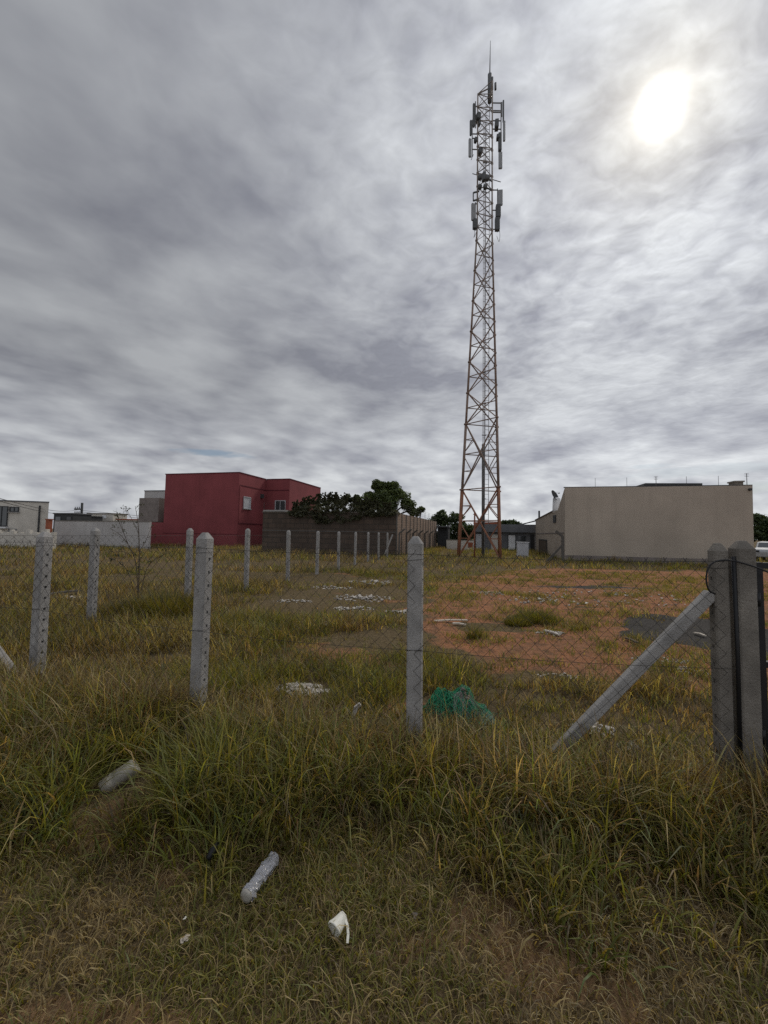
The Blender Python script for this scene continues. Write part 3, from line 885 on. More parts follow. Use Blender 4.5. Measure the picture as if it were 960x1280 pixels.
# the raised roof behind
r0, a0 = on_plane(797, 604, B0 + U * 2, V); r1, a1 = on_plane(878, 604, B0 + U * 2, V)
mb = MB(); mb.prism([B0 + U * 2 + V * (a0 + .05) + ZZ * (HB - .3), B0 + U * 2 + V * (a0 + .5) + ZZ * r0.z, B0 + U * 2 + V * a1 + ZZ * r1.z, B0 + U * 2 + V * a1 + ZZ * (HB - .3)], U * 5)
mb.build('raised_roof', M['dgrey'], bb)
c0, a0 = on_plane(918.5, 601, B0 + U * 1.2, V); c1, a1 = on_plane(929, 601, B0 + U * 1.2, V)
mb = MB(); mb.span(B0, a0, a1, 1.2, 1.9, HB - 0.3, c0.z - 0.09); mb.span(B0, a0 - .06, a1 + .06, 1.14, 1.96, c0.z - 0.09, c0.z); mb.build('chimney', M['concrete_old'], bb)
for px in (744, 783.5, 858, 898):
    c, a = on_plane(px, 600, B0 + U * .3, V)
    mb = MB(); mb.tube([B0 + U * .3 + V * a + ZZ * (HB - .1), B0 + U * .3 + V * a + ZZ * (HB + .72)], 0.012, 5); mb.build('lightning_rod', M['galv'], bb)
for px, hh in ((820, .75), (933.5, .85)):
    c, a = on_plane(px, 600, B0 + U * .3, V); q = B0 + U * .3 + V * a
    mb = MB(); mb.tube([q + ZZ * (HB - .1), q + ZZ * (HB + hh)], 0.02, 5)
    for k in range(3): mb.bar(q + ZZ * (HB + hh - .1 * k) - V * .12, q + ZZ * (HB + hh - .1 * k) + V * .12, 0.015)
    mb.build('aerial', M['galv'], bb)
c, a = on_plane(935.5, 612, B0, V)
mb = MB(); mb.box(c - U * .14 - ZZ * .08, .14, .26, .14); mb.build('security_camera', M['dgrey'], bb)  # small security camera housing near the top of the front wall
# side door, vent, dish, tank
def wall_rect(B, d, nrm, x0, y0, x1, y1, zmin=None):
    """rectangle of the wall plane (through B along d) shown between the pixels; returns s0,s1,z0,z1"""
    p, s0 = on_plane(x0, (y0 + y1) / 2, B, d); q, s1 = on_plane(x1, (y0 + y1) / 2, B, d)
    a, _ = on_plane((x0 + x1) / 2, y0, B, d); b2, _ = on_plane((x0 + x1) / 2, y1, B, d)
    s0, s1 = min(s0, s1), max(s0, s1)
    return s0, s1, (b2.z if zmin is None else zmin), a.z
s0, s1, z0, z1 = wall_rect(B0, U, -V, 674.5, 675.5, 684, 697, 0.05)
mb = MB()
mb.span(B0, -0.05, -0.004, s0, s1, z0, z1); dr = mb.build('door', M['bark'], bb)
mb = MB(); mb.span(B0, -0.07, -0.002, s0 - .1, s0 - .005, z0, z1 + .1); mb.span(B0, -0.07, -0.002, s1 + .005, s1 + .1, z0, z1 + .1); mb.span(B0, -0.07, -0.002, s0 - .005, s1 + .005, z1 + .003, z1 + .1)
mb.build('door_frame', M['dgrey'], bb)
s0, s1, z0, z1 = wall_rect(B0, U, -V, 692, 644, 695.3, 653.5)
mb = MB(); mb.span(B0, -0.06, -0.003, s0, s1, z0, z1); mb.build('vent', M['dgrey'], bb)
s0, s1, z0, z1 = wall_rect(B0, U, -V, 671, 666, 705, 667.4)
mb = MB(); mb.span(B0, -0.03, -0.002, s0, s1, z0, z1); mb.build('string_course', M['beige_low'], bb)
sD = side_pts[2][0]
dp = at(692.5, 619.5, B0.y + U.y * sD)
dish = empty('satellite_dish', dp - ZZ * 1.2, 'dark satellite dish above the sloping roof of the beige building', 'satellite dish')
mb = MB(); dn = (Vector((0.55, -0.75, 0.35))).normalized(); x_ = dn.orthogonal().normalized(); y_ = dn.cross(x_)
vs = []; fs = []
for k, (rr, dd) in enumerate(((0.0, 0), (0.26, .03), (0.46, .1), (0.48, .1), (0.26, .0), (0.0, -0.03))):
    for j in range(16):
        an = 2 * math.pi * j / 16; vs.append(dp + (x_ * math.cos(an) * 0.8 + y_ * math.sin(an)) * rr + dn * dd)
for k in range(5):
    for j in range(16): fs.append((k * 16 + j, k * 16 + (j + 1) % 16, (k + 1) * 16 + (j + 1) % 16, (k + 1) * 16 + j))
mb.add(vs, fs, True); mb.build('reflector', M['dgrey'], dish, fix=False)
mb = MB(); mb.tube([dp - ZZ * 1.3, dp - dn * 0.02], 0.03, 6); mb.build('mast', M['galv'], dish)
mb = MB(); mb.tube([dp - y_ * .4, dp + dn * .45], .015, 5); mb.bar(dp + dn * .42, dp + dn * .52, .07); mb.build('feed_arm', M['galv'], dish)
tp = at(695.3, 637, B0.y + U.y * (sD + .1)); tq = at(695.8, 622, B0.y + U.y * (sD + .1))
mb = MB(); mb.tube([tp - ZZ * .3, tp + ZZ * .03, tq - ZZ * .1, tq], [0.28, 0.3, 0.3, 0.2], 14)
tag(mb.build('water_tank', M['offwhite']), 'upright pale water tank on the beige roof beside the dish', 'water tank')
mb = MB(); q = at(674, 650, B0.y + U.y * s_end * .93); mb.tube([q - ZZ * .8, q + ZZ * 1.0], 0.1, 8); mb.build('flue', M['dgrey'], bb)

# ------------------------------------------------------------------ low grey building behind the tower
GY = B0.y + U.y * s_end - 0.6
pg = at(594, 670, GY + 3.0); G0 = Vector((pg.x, pg.y, 0))
gb = empty('grey_building', G0, 'low dark grey building with pale doors behind the tower', 'building')
_, WG = on_plane(671, 670, G0, V)
HG = on_plane(630, 655.5, G0, V)[0].z
mb = MB(); mb.span(G0, 0, WG, 0, 7, -0.2, HG - 0.9); mb.build('wall', M['grey'], gb)
mb = MB(); mb.span(G0, -0.15, WG + .1, -0.5, 7.1, HG - 0.9, HG); mb.build('fascia', M['grey'], gb)
mb = MB(); mb.span(G0, -0.2, WG * .42, -0.3, 3, HG + .003, HG + .22); mb.build('roof_tile', M['tile'], gb)
for x0, x1, y0, m in ((594.8, 604.5, 667.5, 'lgrey'), (635.5, 644, 669, 'offwhite')):
    s0, s1, z0, z1 = wall_rect(G0, V, -U, x0, y0, x1, 690, 0.02)
    mb = MB(); mb.span(G0, s0, s1, -0.06, -0.003, z0, z1); d_ = mb.build('door', M[m], gb)
    mb = MB(); mb.span(G0, s0 - .06, s0 - .003, -0.08, -.002, z0, z1 + .06); mb.span(G0, s1 + .003, s1 + .06, -0.08, -.002, z0, z1 + .06); mb.span(G0, s0, s1, -.08, -.002, z1 + .003, z1 + .06); mb.build('door_frame', M['dgrey'], d_)
s0, s1, z0, z1 = wall_rect(G0, V, -U, 614, 668, 627, 690, 0.02)
mb = MB(); mb.span(G0, s0, s1, -0.05, -0.003, z0, z1); mb.build('pale_panel', M['cream'], gb)
s0, s1, z0, z1 = wall_rect(G0, V, -U, 648, 670, 657, 682)
mb = MB(); mb.span(G0, s0, s1, -0.05, -0.003, z0, z1); mb.build('window', M['glass'], gb)
s0, s1, z0, z1 = wall_rect(G0, V, -U, 663, 668, 668, 690, .02)
mb = MB(); mb.span(G0, s0, s1, -0.05, -0.003, z0, z1); mb.build('doorway', M['black'], gb)
mb = MB(); a_, b_ = at(648, 656.5, GY + 2), at(672, 650.5, GY + 2); mb.bar(a_, b_, .25, .12); mb.build('lean_to_roof', M['dgrey'], gb)

# low white wall left of it
pw = at(558, 680, GY + 2.5); W0 = Vector((pw.x, pw.y, 0)); _, Ww = on_plane(593, 680, W0, V)
wl = empty('garden_wall', W0, 'low whitish wall under the dark tree behind the tower', 'wall')
mb = MB(); mb.span(W0, 0, Ww, 0, .2, -.2, on_plane(580, 675.5, W0, V)[0].z); mb.build('wall', M['cream'], wl)
s0, s1, z0, z1 = wall_rect(W0, V, -U, 585, 678, 591, 684)
mb = MB(); mb.span(W0, s0, s1, -.05, -.003, z0, z1); mb.build('vent', M['tile'], wl)
mb = MB(); mb.span(W0, -.01, Ww + .01, -.03, .23, on_plane(580, 675.5, W0, V)[0].z + .003, on_plane(580, 675.5, W0, V)[0].z + .06); mb.build('coping', M['concrete_old'], wl)
# dark shed gap between the brick compound and the tree
psd = at(547, 680, 49); S_0 = Vector((psd.x, psd.y, 0)); _, Ws = on_plane(560, 680, S_0, V)
sh = empty('shed', S_0, 'small dark open shed in shade below the dense tree', 'shed')
mb = MB(); mb.span(S_0, 0, Ws, 0.5, 3, -.2, 2.6); mb.build('wall', M['dgrey'], sh)
mb = MB(); mb.span(S_0, -.1, Ws + .1, -.3, 3.1, 2.605, 2.72); mb.build('roof', M['grey'], sh)
for k in (0.05, Ws - .05):
    mb = MB(); mb.span(S_0, k - .06, k + .06, -.1, .02, -.2, 2.6); mb.build('post', M['dgrey'], sh)

# ------------------------------------------------------------------ block walled compound
KY = 30.0
pk = at(496, 668, KY); K0 = Vector((pk.x, pk.y, 0))
HK = on_plane(496, 641, K0, V)[0].z
_, sL = on_plane(328, 666, K0, V); 
UK = Vector((0.29, 1, 0)).normalized()
pkf, sF = on_plane(545.5, 670, K0, UK)
kb = empty('walled_compound', K0, 'dark block walled compound with electric fence wires along its top', 'walled compound')
mb = MB(); mb.span(K0, sL, 0, 0, 0.25, -.2, HK); mb.build('front_wall', M['brick'], kb)
mb = MB(); mb.prism([K0 + ZZ * -.2 + V * .002, K0 + ZZ * -.2 - V * .25 + U * .26, K0 + UK * sF - V * .25 + ZZ * -.2, K0 + UK * sF + ZZ * -.2], ZZ * (HK + .2 + .004))
mb.build('side_wall', M['brick2'], kb)
mb = MB(); mb.span(K0, sL, sL + .25, .252, 9, -.2, HK - .01); mb.build('side_wall', M['brick'], kb)
mb = MB(); mb.span(K0, sL + .0, -.01, -.03, -.003, 1.75, 1.84); mb.build('string_course', M['concrete_dark'], kb)
mb = MB(); mb.span(K0, sL - .05, .05, -.04, .29, HK + .006, HK + .07); mb.build('coping', M['concrete_old'], kb)
mb = MB()
for k in range(14):
    c = K0 + UK * (sF * k / 13) + V * .02; mb.box(c + ZZ * -.1 - V * .03, .1, .12, HK + .1 + .01, V, UK)
mb.build('pilasters', M['concrete_dark'], kb)
# canopy slab seen beside the red house
s0, s1, z0, z1 = wall_rect(K0, V, -U, 330, 637.5, 358, 640.2)
mb = MB(); mb.span(K0, s0, s1, -.12, .6, HK + .08, HK + .2); mb.build('canopy_slab', M['concrete'], kb)
ep = []
for k in range(7): ep.append(K0 + V * (sL * k / 6) + U * .12)
for k in range(1, 9): ep.append(K0 + UK * (sF * k / 8) - V * .12)
for p in ep:
    mb = MB(); mb.bar(p + ZZ * (HK + .05), p + ZZ * (HK + .85), .03); mb.build('wire_stake', M['wire'], kb)
mb = MB()
chain = ep[6::-1] + ep[7:]
for hh in (.25, .45, .65, .82):
    for a_, b_ in zip(chain[:-1], chain[1:]): mb.tube([a_ + ZZ * (HK + hh), b_ + ZZ * (HK + hh)], .006, 4, False)
mb.build('electric_wire', M['wire'], kb, fix=False)

# ------------------------------------------------------------------ red house
RY = 40.0
pr_ = at(297.5, 640, RY); R0 = Vector((pr_.x, pr_.y, 0))
HR = on_plane(297.5, 591, R0, V)[0].z
_, rL = on_plane(205.5, 630, R0, V); _, rLL = on_plane(185.5, 668, R0, V)
_, s1R = on_plane(331.8, 625, R0, U)
R1 = R0 + U * s1R
_, w2 = on_plane(361.5, 625, R1, V)
R2 = R1 + V * w2
_, s3 = on_plane(400.5, 625, R2, U)
zlow = on_plane(195, 653, R0, V)[0].z
rb = empty('red_house', R0, 'two storey crimson red house with flat parapet roof', 'house')
mb = MB()
mb.span(R0, rL, 0, 0, s1R + 2, -.2, HR); mb.span(R1, -4, w2, .003, s3, -.2, HR - .012); mb.build('wall', M['red'], rb)
mb = MB(); mb.span(R0, rLL, rL - .004, 0.02, 6, -.2, zlow); mb.build('low_wing', M['red'], rb)
mb = MB()
mb.span(R0, rL - .05, .05, -.05, s1R + .0, HR + .004, HR + .09); mb.span(R1, .06, w2 + .05, -.05, s3, HR - .006, HR + .08); mb.build('parapet_cap', M['red_trim'], rb)
mb = MB(); mb.span(R0, rL, .02, -.02, -.003, on_plane(250, 667, R0, V)[0].z - .04, on_plane(250, 667, R0, V)[0].z + .02); mb.build('string_course', M['red_trim'], rb)
zb = on_plane(315, 609.5, R0, U)[0].z
mb = MB(); mb.span(R0, .003, .035, .15, s1R - .02, zb - .05, zb + .05); mb.build('string_course', M['red_trim'], rb)
mb = MB(); mb.span(R1, .05, w2, -.03, -.003, zb - .05, zb + .05); mb.build('string_course', M['red_trim'], rb)
zb2 = on_plane(315, 655, R0, U)[0].z
mb = MB(); mb.span(R0, .003, .05, .05, s1R - .02, zb2 - .06, zb2 + .06); mb.build('string_course', M['red_trim'], rb)
mb = MB(); mb.span(R0, .003, .05, .12, .3, zb2, zb - .06); mb.build('downpipe', M['red'], rb)
def window(B, d, n_, rect, parent, shutter, frame_m, bar=True, zo=0.0):
    s0, s1, z0, z1 = rect
    ax = d; mb = MB()
    def rc(a0, a1, c0, c1, o0, o1):
        c = Vector((B.x, B.y, 0)) + d * ((a0 + a1) / 2) + n_ * ((o0 + o1) / 2) + ZZ * c0
        mb.box(c, a1 - a0, abs(o1 - o0), c1 - c0, d, n_)
    t = .08
    rc(s0, s1, z0, z0 + t, .003, .09); rc(s0, s1, z1 - t, z1, .003, .09); rc(s0, s0 + t, z0 + t, z1 - t, .003, .09); rc(s1 - t, s1, z0 + t, z1 - t, .003, .09)
    if bar: rc((s0 + s1) / 2 - .03, (s0 + s1) / 2 + .03, z0 + t, z1 - t, .003, .08)
    w = mb.build('window', M[frame_m], parent)
    mb = MB(); rc(s0 + t + .002, s1 - t - .002, z0 + t + .002, z1 - t - .002, .004, .03); mb.build('pane', M[shutter], w)
    mb = MB(); rc(s0 - .08, s1 + .08, z0 - .08, z0 - .003, .003, .16); mb.build('sill', M['concrete'], w)
    return w
window(R0, U, V, wall_rect(R0, U, V, 304, 621, 312.8, 636), rb, 'lgrey', 'lgrey', False)
window(R1, V, -U, wall_rect(R1, V, -U, 344, 625.5, 357, 638.5), rb, 'dgrey', 'lgrey')
c, s_ = on_plane(326.3, 620.5, R0, U)
mb = MB(); mb.box(R0 + U * s_ + V * .15 + ZZ * (c.z - .2), .3, .3, .45); mb.build('wall_lamp', M['dgrey'], rb)

# pale block behind the red house, seen left of it
pw_ = at(179.5, 640, 46); A0 = Vector((pw_.x, pw_.y, 0)); 
wb = empty('pale_house', A0, 'pale two storey house block tucked behind the red house', 'house')
_, a1 = on_plane(212, 640, A0, V); zt_ = on_plane(190, 614, A0, V)[0].z
mb = MB(); mb.span(A0, 0, a1, 0, 8, -.2, zt_); mb.build('wall', M['white'], wb)
s0, s1, z0, z1 = wall_rect(A0, V, -U, 188, 624, 212, 652.5)
mb = MB(); mb.span(A0, s0, s1, -1.6, -.003, z0, z1); mb.build('grey_bay', M['beige_low'], wb)
s0, s1, z0, z1 = wall_rect(A0, V, -U, 180.5, 629, 186, 635)
mb = MB(); mb.span(A0, s0, s1, -.05, -.003, z0, z1); mb.build('window', M['glass'], wb)
mb = MB(); mb.span(A0, -.05, a1, -.05, 8, zt_ + .003, zt_ + .1); mb.build('coping', M['grey'], wb)

# long white wall
pw_ = at(67.5, 665, 37.5); L0 = Vector((pw_.x, pw_.y, 0)); _, a1 = on_plane(186, 665, L0, V); zt_ = on_plane(120, 652, L0, V)[0].z
ww = empty('white_wall', L0, 'long plain off white boundary wall left of the red house', 'wall')
mb = MB(); mb.span(L0, 0, a1, 0, .25, -.2, zt_); mb.build('wall', M['white'], ww)
mb = MB(); mb.span(L0, -.03, a1, -.03, .28, zt_ + .003, zt_ + .07); mb.build('coping', M['concrete_old'], ww)

# houses beyond that wall
def far_house(name, px0, px1, ytop, Y, m, label, cat, extras):
    p = at(px0, 650, Y); H0 = Vector((p.x, p.y, 0)); _, w = on_plane(px1, 650, H0, V); z = on_plane((px0 + px1) / 2, ytop, H0, V)[0].z
    h = empty(name, H0, label, cat)
    mb = MB(); mb.span(H0, 0, w, 0, 2.5, -.2, z); mb.build('wall', M[m], h)
    mb = MB(); mb.span(H0, -.1, w + .1, -.1, 2.6, z + .003, z + .15); mb.build('roof', M[extras[0]], h)
    for x0, y0, x1, y1, mm in extras[1:]:
        s0, s1, z0, z1 = wall_rect(H0, V, -U, x0, y0, x1, y1)
        mb = MB(); mb.span(H0, s0, s1, -.06, -.003, z0, z1); mb.build('window', M[mm], h)
    return h
far_house('beige_house', 109, 141, 642.5, 62, 'cream', 'small beige flat roofed house peeking over the white wall', 'house', ['concrete_old', (128, 644, 133, 648, 'offwhite'), (114, 645, 118, 649, 'glass')])
far_house('dark_house', 67, 91, 642.5, 52, 'dgrey', 'dark grey house with shaded front beyond the white wall end', 'house', ['grey', (70, 646, 76, 652, 'glass'), (84, 646, 89, 650, 'grey')])
far_house('low_house', 90, 108, 645.8, 58, 'dgrey', 'low dark house between the grey and beige houses', 'house', ['dgrey', (95, 648, 99, 651, 'grey')])
far_house('tiled_house', 146, 183, 650.2, 50, 'cream', 'low house with orange tiled roof edge above white wall', 'house', ['tile', (160, 652, 165, 655, 'glass')])

# far left building
pf = at(60.5, 640, 40); Fd0 = Vector((pf.x, pf.y, 0)); 
# its side faces the lot: the wall runs towards the camera to the left
dF = Vector((-0.93, -0.37, 0)).normalized(); nF = Vector((0.37, -0.93, 0)).normalized()
zF = on_plane(60.5, 628.5, Fd0, dF)[0].z
fb = empty('cream_building', Fd0, 'cream flat roofed building at far left with dark windows', 'building')
_, wF = on_plane(-40, 640, Fd0, dF)
fbk = Vector((-0.72, 0.69, 0)) * 7
mb = MB(); mb.prism([Fd0 - ZZ * .2, Fd0 + dF * wF - ZZ * .2, Fd0 + dF * wF + fbk - ZZ * .2, Fd0 + fbk - ZZ * .2], ZZ * (zF + .2)); mb.build('wall', M['cream'], fb)
mb = MB(); cq = Fd0 + nF * .07 + ZZ * (zF + .003); mb.prism([cq - dF * .06, cq + dF * wF, cq + dF * wF + fbk, cq + fbk], ZZ * .12); mb.build('coping', M['grey'], fb)
window(Fd0, dF, nF, wall_rect(Fd0, dF, nF, 12, 633.5, 24, 640), fb, 'glass', 'dgrey')
window(Fd0, dF, nF, wall_rect(Fd0, dF, nF, -6, 632.5, 10, 658), fb, 'glass', 'dgrey')
window(Fd0, dF, nF, wall_rect(Fd0, dF, nF, 11, 661, 21, 664.5), fb, 'glass', 'grey', False)
s0, s1, z0, z1 = wall_rect(Fd0, dF, nF, 48, 632, 50, 668, 0)
mb = MB(); mb.box(Fd0 + dF * ((s0 + s1) / 2) + nF * .07, .12, .12, z1, dF, nF); mb.build('downpipe', M['dgrey'], fb)
s0, s1, z0, z1 = wall_rect(Fd0, dF, nF, -8, 658.5, 11, 660.5)
mb = MB(); mb.box(Fd0 + dF * ((s0 + s1) / 2) + nF * .3 + ZZ * z0, s1 - s0, .6, .15, dF, nF); mb.build('ledge', M['offwhite'], fb)
# broken low wall before it
pl_ = at(-8, 670, 33); l0 = Vector((pl_.x, pl_.y, 0)); _, a1 = on_plane(67, 672, l0, V)
lw = empty('low_wall', l0, 'crumbling low pale wall before the cream building', 'wall')
mb = MB(); n_ = 26
for k in range(n_):
    a_, b_ = a1 * k / n_, a1 * (k + 1) / n_ - .012; mb.span(l0, a_, b_, 0, .25, -.2, 1.15 + .22 * random.random() + (.25 if k % 7 < 2 else 0))
mb.build('wall', M['cream'], lw)
pq_ = at(61, 660, 36); pq_.z = 0
mb = MB(); mb.box(pq_, .35, .35, 2.45); mb.box(pq_ + ZZ * 2.45, .45, .45, .08)
tag(mb.build('brick_pier', M['tile']), 'slim orange brick pier at the white wall end', 'pier')

# utility pole and wires
pu = at(101.5, 650, 75); pu.z = 0
up = empty('utility_pole', pu, 'distant dark utility pole with crossarms above the white wall', 'utility pole')
zt_ = at(101.8, 628.5, 75).z
mb = MB(); mb.tube([pu - ZZ * .2, pu + ZZ * zt_], [.24, .2], 8); mb.build('pole', M['dgrey'], up)
for yy in (636.5, 642):
    z_ = at(98, yy, 75).z
    mb = MB(); mb.bar(pu + ZZ * z_ - V * 1.5 - U * .2, pu + ZZ * z_ + V * .35 - U * .2, .26)
    for k in (-1.4, -.9, -.4): mb.tube([pu + ZZ * z_ + V * k - U * .2, pu + ZZ * (z_ + .45) + V * k - U * .2], .07, 6)
    mb.build('crossarm', M['dgrey'], up)
mb = MB()
for dy in (0, 3.4):
    a_ = at(-12, 620 + dy, 24); b_ = pu + ZZ * (at(101, 636 + dy, 75).z); pts = []
    for k in range(13):
        q = a_.lerp(b_, k / 12); q.z -= .7 * math.sin(math.pi * k / 12); pts.append(q)
    mb.tube(pts, .022, 4, False)
for dy in (0, 2):
    a_ = pu + ZZ * (at(101, 638 + dy, 75).z); b_ = at(186, 646 + dy * 1.5, 70); mb.tube([a_, b_], .03, 4, False)
tag(mb.build('power_line', M['wire'], fix=False), 'thin power lines sagging from far left to the utility pole', 'power line')

# white car beyond the gate at the right edge
pc = at(966, 690, 31); pc.z = 0
car = empty('parked_car', pc, 'pale grey parked car seen beyond the black gate', 'car')
mb = MB(); prof_c = [(-2.0, .35), (-2.05, .75), (-1.9, .95), (-1.0, 1.08), (-.45, 1.5), (.9, 1.55), (1.6, 1.1), (2.0, 1.0), (2.1, .6), (2.05, .35)]
cd = Vector((.80, .6, 0)).normalized(); cn = Vector((-cd.y, cd.x, 0))
mb.prism([pc + cd * a - cn * .82 + ZZ * b2 for a, b2 in prof_c], cn * 1.64); mb.build('body', M['lgrey'], car, bevel=.06)
mb = MB(); mb.prism([pc + cd * a - cn * .835 + ZZ * b2 for a, b2 in ((-.85, 1.1), (-.4, 1.43), (.85, 1.46), (1.3, 1.12))], cn * 1.67); mb.build('side_window', M['glass'], car)
mb = MB(); mb.prism([pc + cd * a - cn * .7 + ZZ * b2 for a, b2 in ((-1.0, 1.1), (-.52, 1.46), (-.5, 1.44), (-.95, 1.08))], cn * 1.4); mb.build('windscreen', M['glass'], car)
for a in (-1.3, 1.3):
    for sgn in (-1, 1):
        c = pc + cd * a + cn * sgn * .74 + ZZ * .32
        mb = MB(); mb.tube([c - cn * .1, c + cn * .1], .32, 18); w_ = mb.build('wheel', M['black'], car)
        mb = MB(); mb.tube([c - cn * .104, c + cn * .104], .19, 12); mb.build('rim', M['lgrey'], w_)
for sgn in (-1, 1):
    mb = MB(); mb.box(pc - cd * 2.02 + cn * sgn * .6 + ZZ * .72, .08, .3, .14, cd, cn); mb.build('headlight', M['glass'], car)

# ------------------------------------------------------------------ trees and hedge
def leaves(mb_v, mb_q, mb_c, centers, radii, n, size, cols, flat=0.8):
    """leaf quads scattered in clumps"""
    k = rng.integers(0, len(centers), n)
    d = rng.normal(size=(n, 3)); d /= np.linalg.norm(d, axis=1)[:, None]
    r = rng.random(n) ** 0.45
    p = np.asarray(centers)[k] + d * (np.asarray(radii)[k] * r)[:, None] * np.array([1, 1, flat])
    nrm = d * 0.6 + rng.normal(size=(n, 3)) * 0.7 + np.array([0, 0, .35]); nrm /= np.linalg.norm(nrm, axis=1)[:, None]
    a = np.cross(nrm, rng.normal(size=(n, 3))); a /= np.linalg.norm(a, axis=1)[:, None]; b = np.cross(nrm, a)
    s = size * (0.6 + 0.8 * rng.random(n)); s = s[:, None]
    q = np.stack([p - a * s * .5, p + b * s * .28 + nrm * s * .06, p + a * s * .5, p - b * s * .28 + nrm * s * .06], 1)
    c0 = np.asarray(cols)
    w = rng.random(n)[:, None]; cc = c0[0] * (1 - w) + c0[1] * w
    cc = cc * (0.75 + 0.5 * rng.random(len(centers)))[k][:, None]
    o = sum(len(x) for x in mb_v)
    mb_v.append(q.reshape(-1, 3)); mb_q.append(np.arange(n * 4).reshape(n, 4) + o)
    mb_c.append(np.repeat(np.concatenate([cc, np.ones((n, 1))], 1), 4, 0))
def crown(name, parent, centers, radii, n, size, cols, base=None, flat=.8):
    v, q, c = [], [], []
    leaves(v, q, c, centers, radii, n, size, cols, flat)
    v = np.concatenate(v); off = np.array(base_of(parent) if parent else base)
    me = np_mesh(name, v - off, np.concatenate(q), attrs={'tint': np.concatenate(c)})
    me.materials.append(M['leaf']); o = bpy.data.objects.new(name, me); COL.objects.link(o)
    if parent: o.parent = parent
    else: o.location = off
    return o
GREEN = ((0.036, 0.056, 0.016), (0.11, 0.135, 0.036))
DGREEN = ((0.026, 0.042, 0.016), (0.062, 0.086, 0.028))
def tree(label, base, blobs, Y, n, size, cols, name='tree', spread=0.66, trunk=True):
    """blobs = (px, py, radius px) of main lobes"""
    b = Vector((base[0], base[1], 0)); t = empty(name, b, label, 'tree')
    cs, rs = [], []
    for px, py, rp in blobs:
        c = at(px, py, Y); r = rp / F_PX * Y
        for k in range(18):
            d = Vector(rng.normal(size=3)).normalized(); d.z *= .8
            cs.append(np.array(c + d * r * (0.25 + 0.55 * random.random()) + Vector((0, random.uniform(-.5, .5) * r, 0)))); rs.append(r * (spread * (.35 + .75 * random.random())))
    crown('crown', t, cs, rs, n, size, cols)
    mb = MB(); top = at(blobs[0][0], blobs[0][1], Y)
    mb.tube([b - ZZ * .2, b + ZZ * top.z * .35 + V * .1, b.lerp(top, .62) + ZZ * 0, top], [.3, .22, .15, .06], 8)
    for px, py, rp in blobs[1:]:
        mb.tube(smooth_path([b + ZZ * top.z * .4, (b + ZZ * top.z * .4).lerp(at(px, py, Y), .5) + ZZ * .3, at(px, py, Y)], 3), [.13] * 3 + [.09] * 3 + [.04], 6)
    mb.build('trunk', M['bark'], t)
    return t
b_ = at(478, 660, 39)
tree('big leafy green tree rising behind the block wall', b_, [(482, 617, 15), (465, 622, 11), (498, 618, 12), (474, 608, 9), (490, 607, 9), (508, 630, 10), (452, 632, 10), (486, 632, 16), (515, 637, 6), (447, 622, 4)], 39, 60000, .20, GREEN)
b_ = at(522, 660, 47)
tree('small bushy tree just right of the big tree over the wall', b_, [(521, 640, 6), (527, 637, 4.5), (515, 642, 5)], 47, 2500, .26, GREEN)
b_ = at(566, 680, 55)
tree('dense dark evergreen tree left of the tower legs', b_, [(562, 655, 17), (545, 650, 10), (575, 660, 14), (553, 645, 9), (585, 670, 11), (565, 675, 13), (550, 672, 12), (590, 662, 8), (538, 655, 7), (571, 646, 8)], 55, 11000, .36, DGREEN)
b_ = at(640, 670, 62)
tree('rounded dark tree top above the low grey building', b_, [(638, 655, 8), (630, 656, 7), (645, 657, 6)], 62, 3000, .36, DGREEN)
b_ = at(962, 680, 40)
tree('dark bushy tree behind the right end of the beige building', b_, [(956, 658, 15), (968, 655, 20), (948, 648, 9), (950, 668, 11), (975, 670, 18)], 40, 9000, .28, DGREEN)
b_ = at(428, 660, 43)
tree('loose dark shrubby tree left of the big tree behind the creeper', b_, [(432, 625, 9), (420, 627, 7), (445, 624, 8), (408, 629, 6), (455, 630, 7), (398, 632, 5)], 43, 9000, .22, ((0.028, 0.034, 0.014), (0.075, 0.08, 0.028)), spread=.5)
# creeper along the top of the block wall
cs, rs = [], []
for k in range(620):
    px = 362 + 133 * random.random() ** 1.35
    top = np.interp(px, [362, 375, 390, 410, 430, 450, 475, 497], [641, 634, 630, 626, 627, 631, 637, 641]) + 4 * math.sin(px * .9) * random.random()
    bot = np.interp(px, [362, 380, 400, 430, 460, 497], [642, 647, 654, 654, 645, 643])
    p, s_ = on_plane(px, top + (bot - top) * random.random() ** .8, K0 - U * .1, V)
    cs.append(np.array(p + U * random.uniform(-.25, .9))); rs.append(random.uniform(.08, .32))
for k in range(150):
    px = random.uniform(366, 490); top = np.interp(px, [362, 375, 390, 410, 430, 450, 475, 497], [641, 634, 630, 626, 627, 631, 637, 641])
    p, s_ = on_plane(px, top, K0, V)
    for j in range(random.randint(2, 8)): cs.append(np.array(p + ZZ * .1 * j + V * random.uniform(-.1, .1))); rs.append(.05)
hb = on_plane(415, 645, K0, V)[0]
hedge = crown('creeper', None, cs, rs, 85000, .11, ((0.030, 0.031, 0.015), (0.075, 0.070, 0.030)), base=hb)
tag(hedge, 'dark overgrown creeper spilling over the top of the block wall', 'creeper')

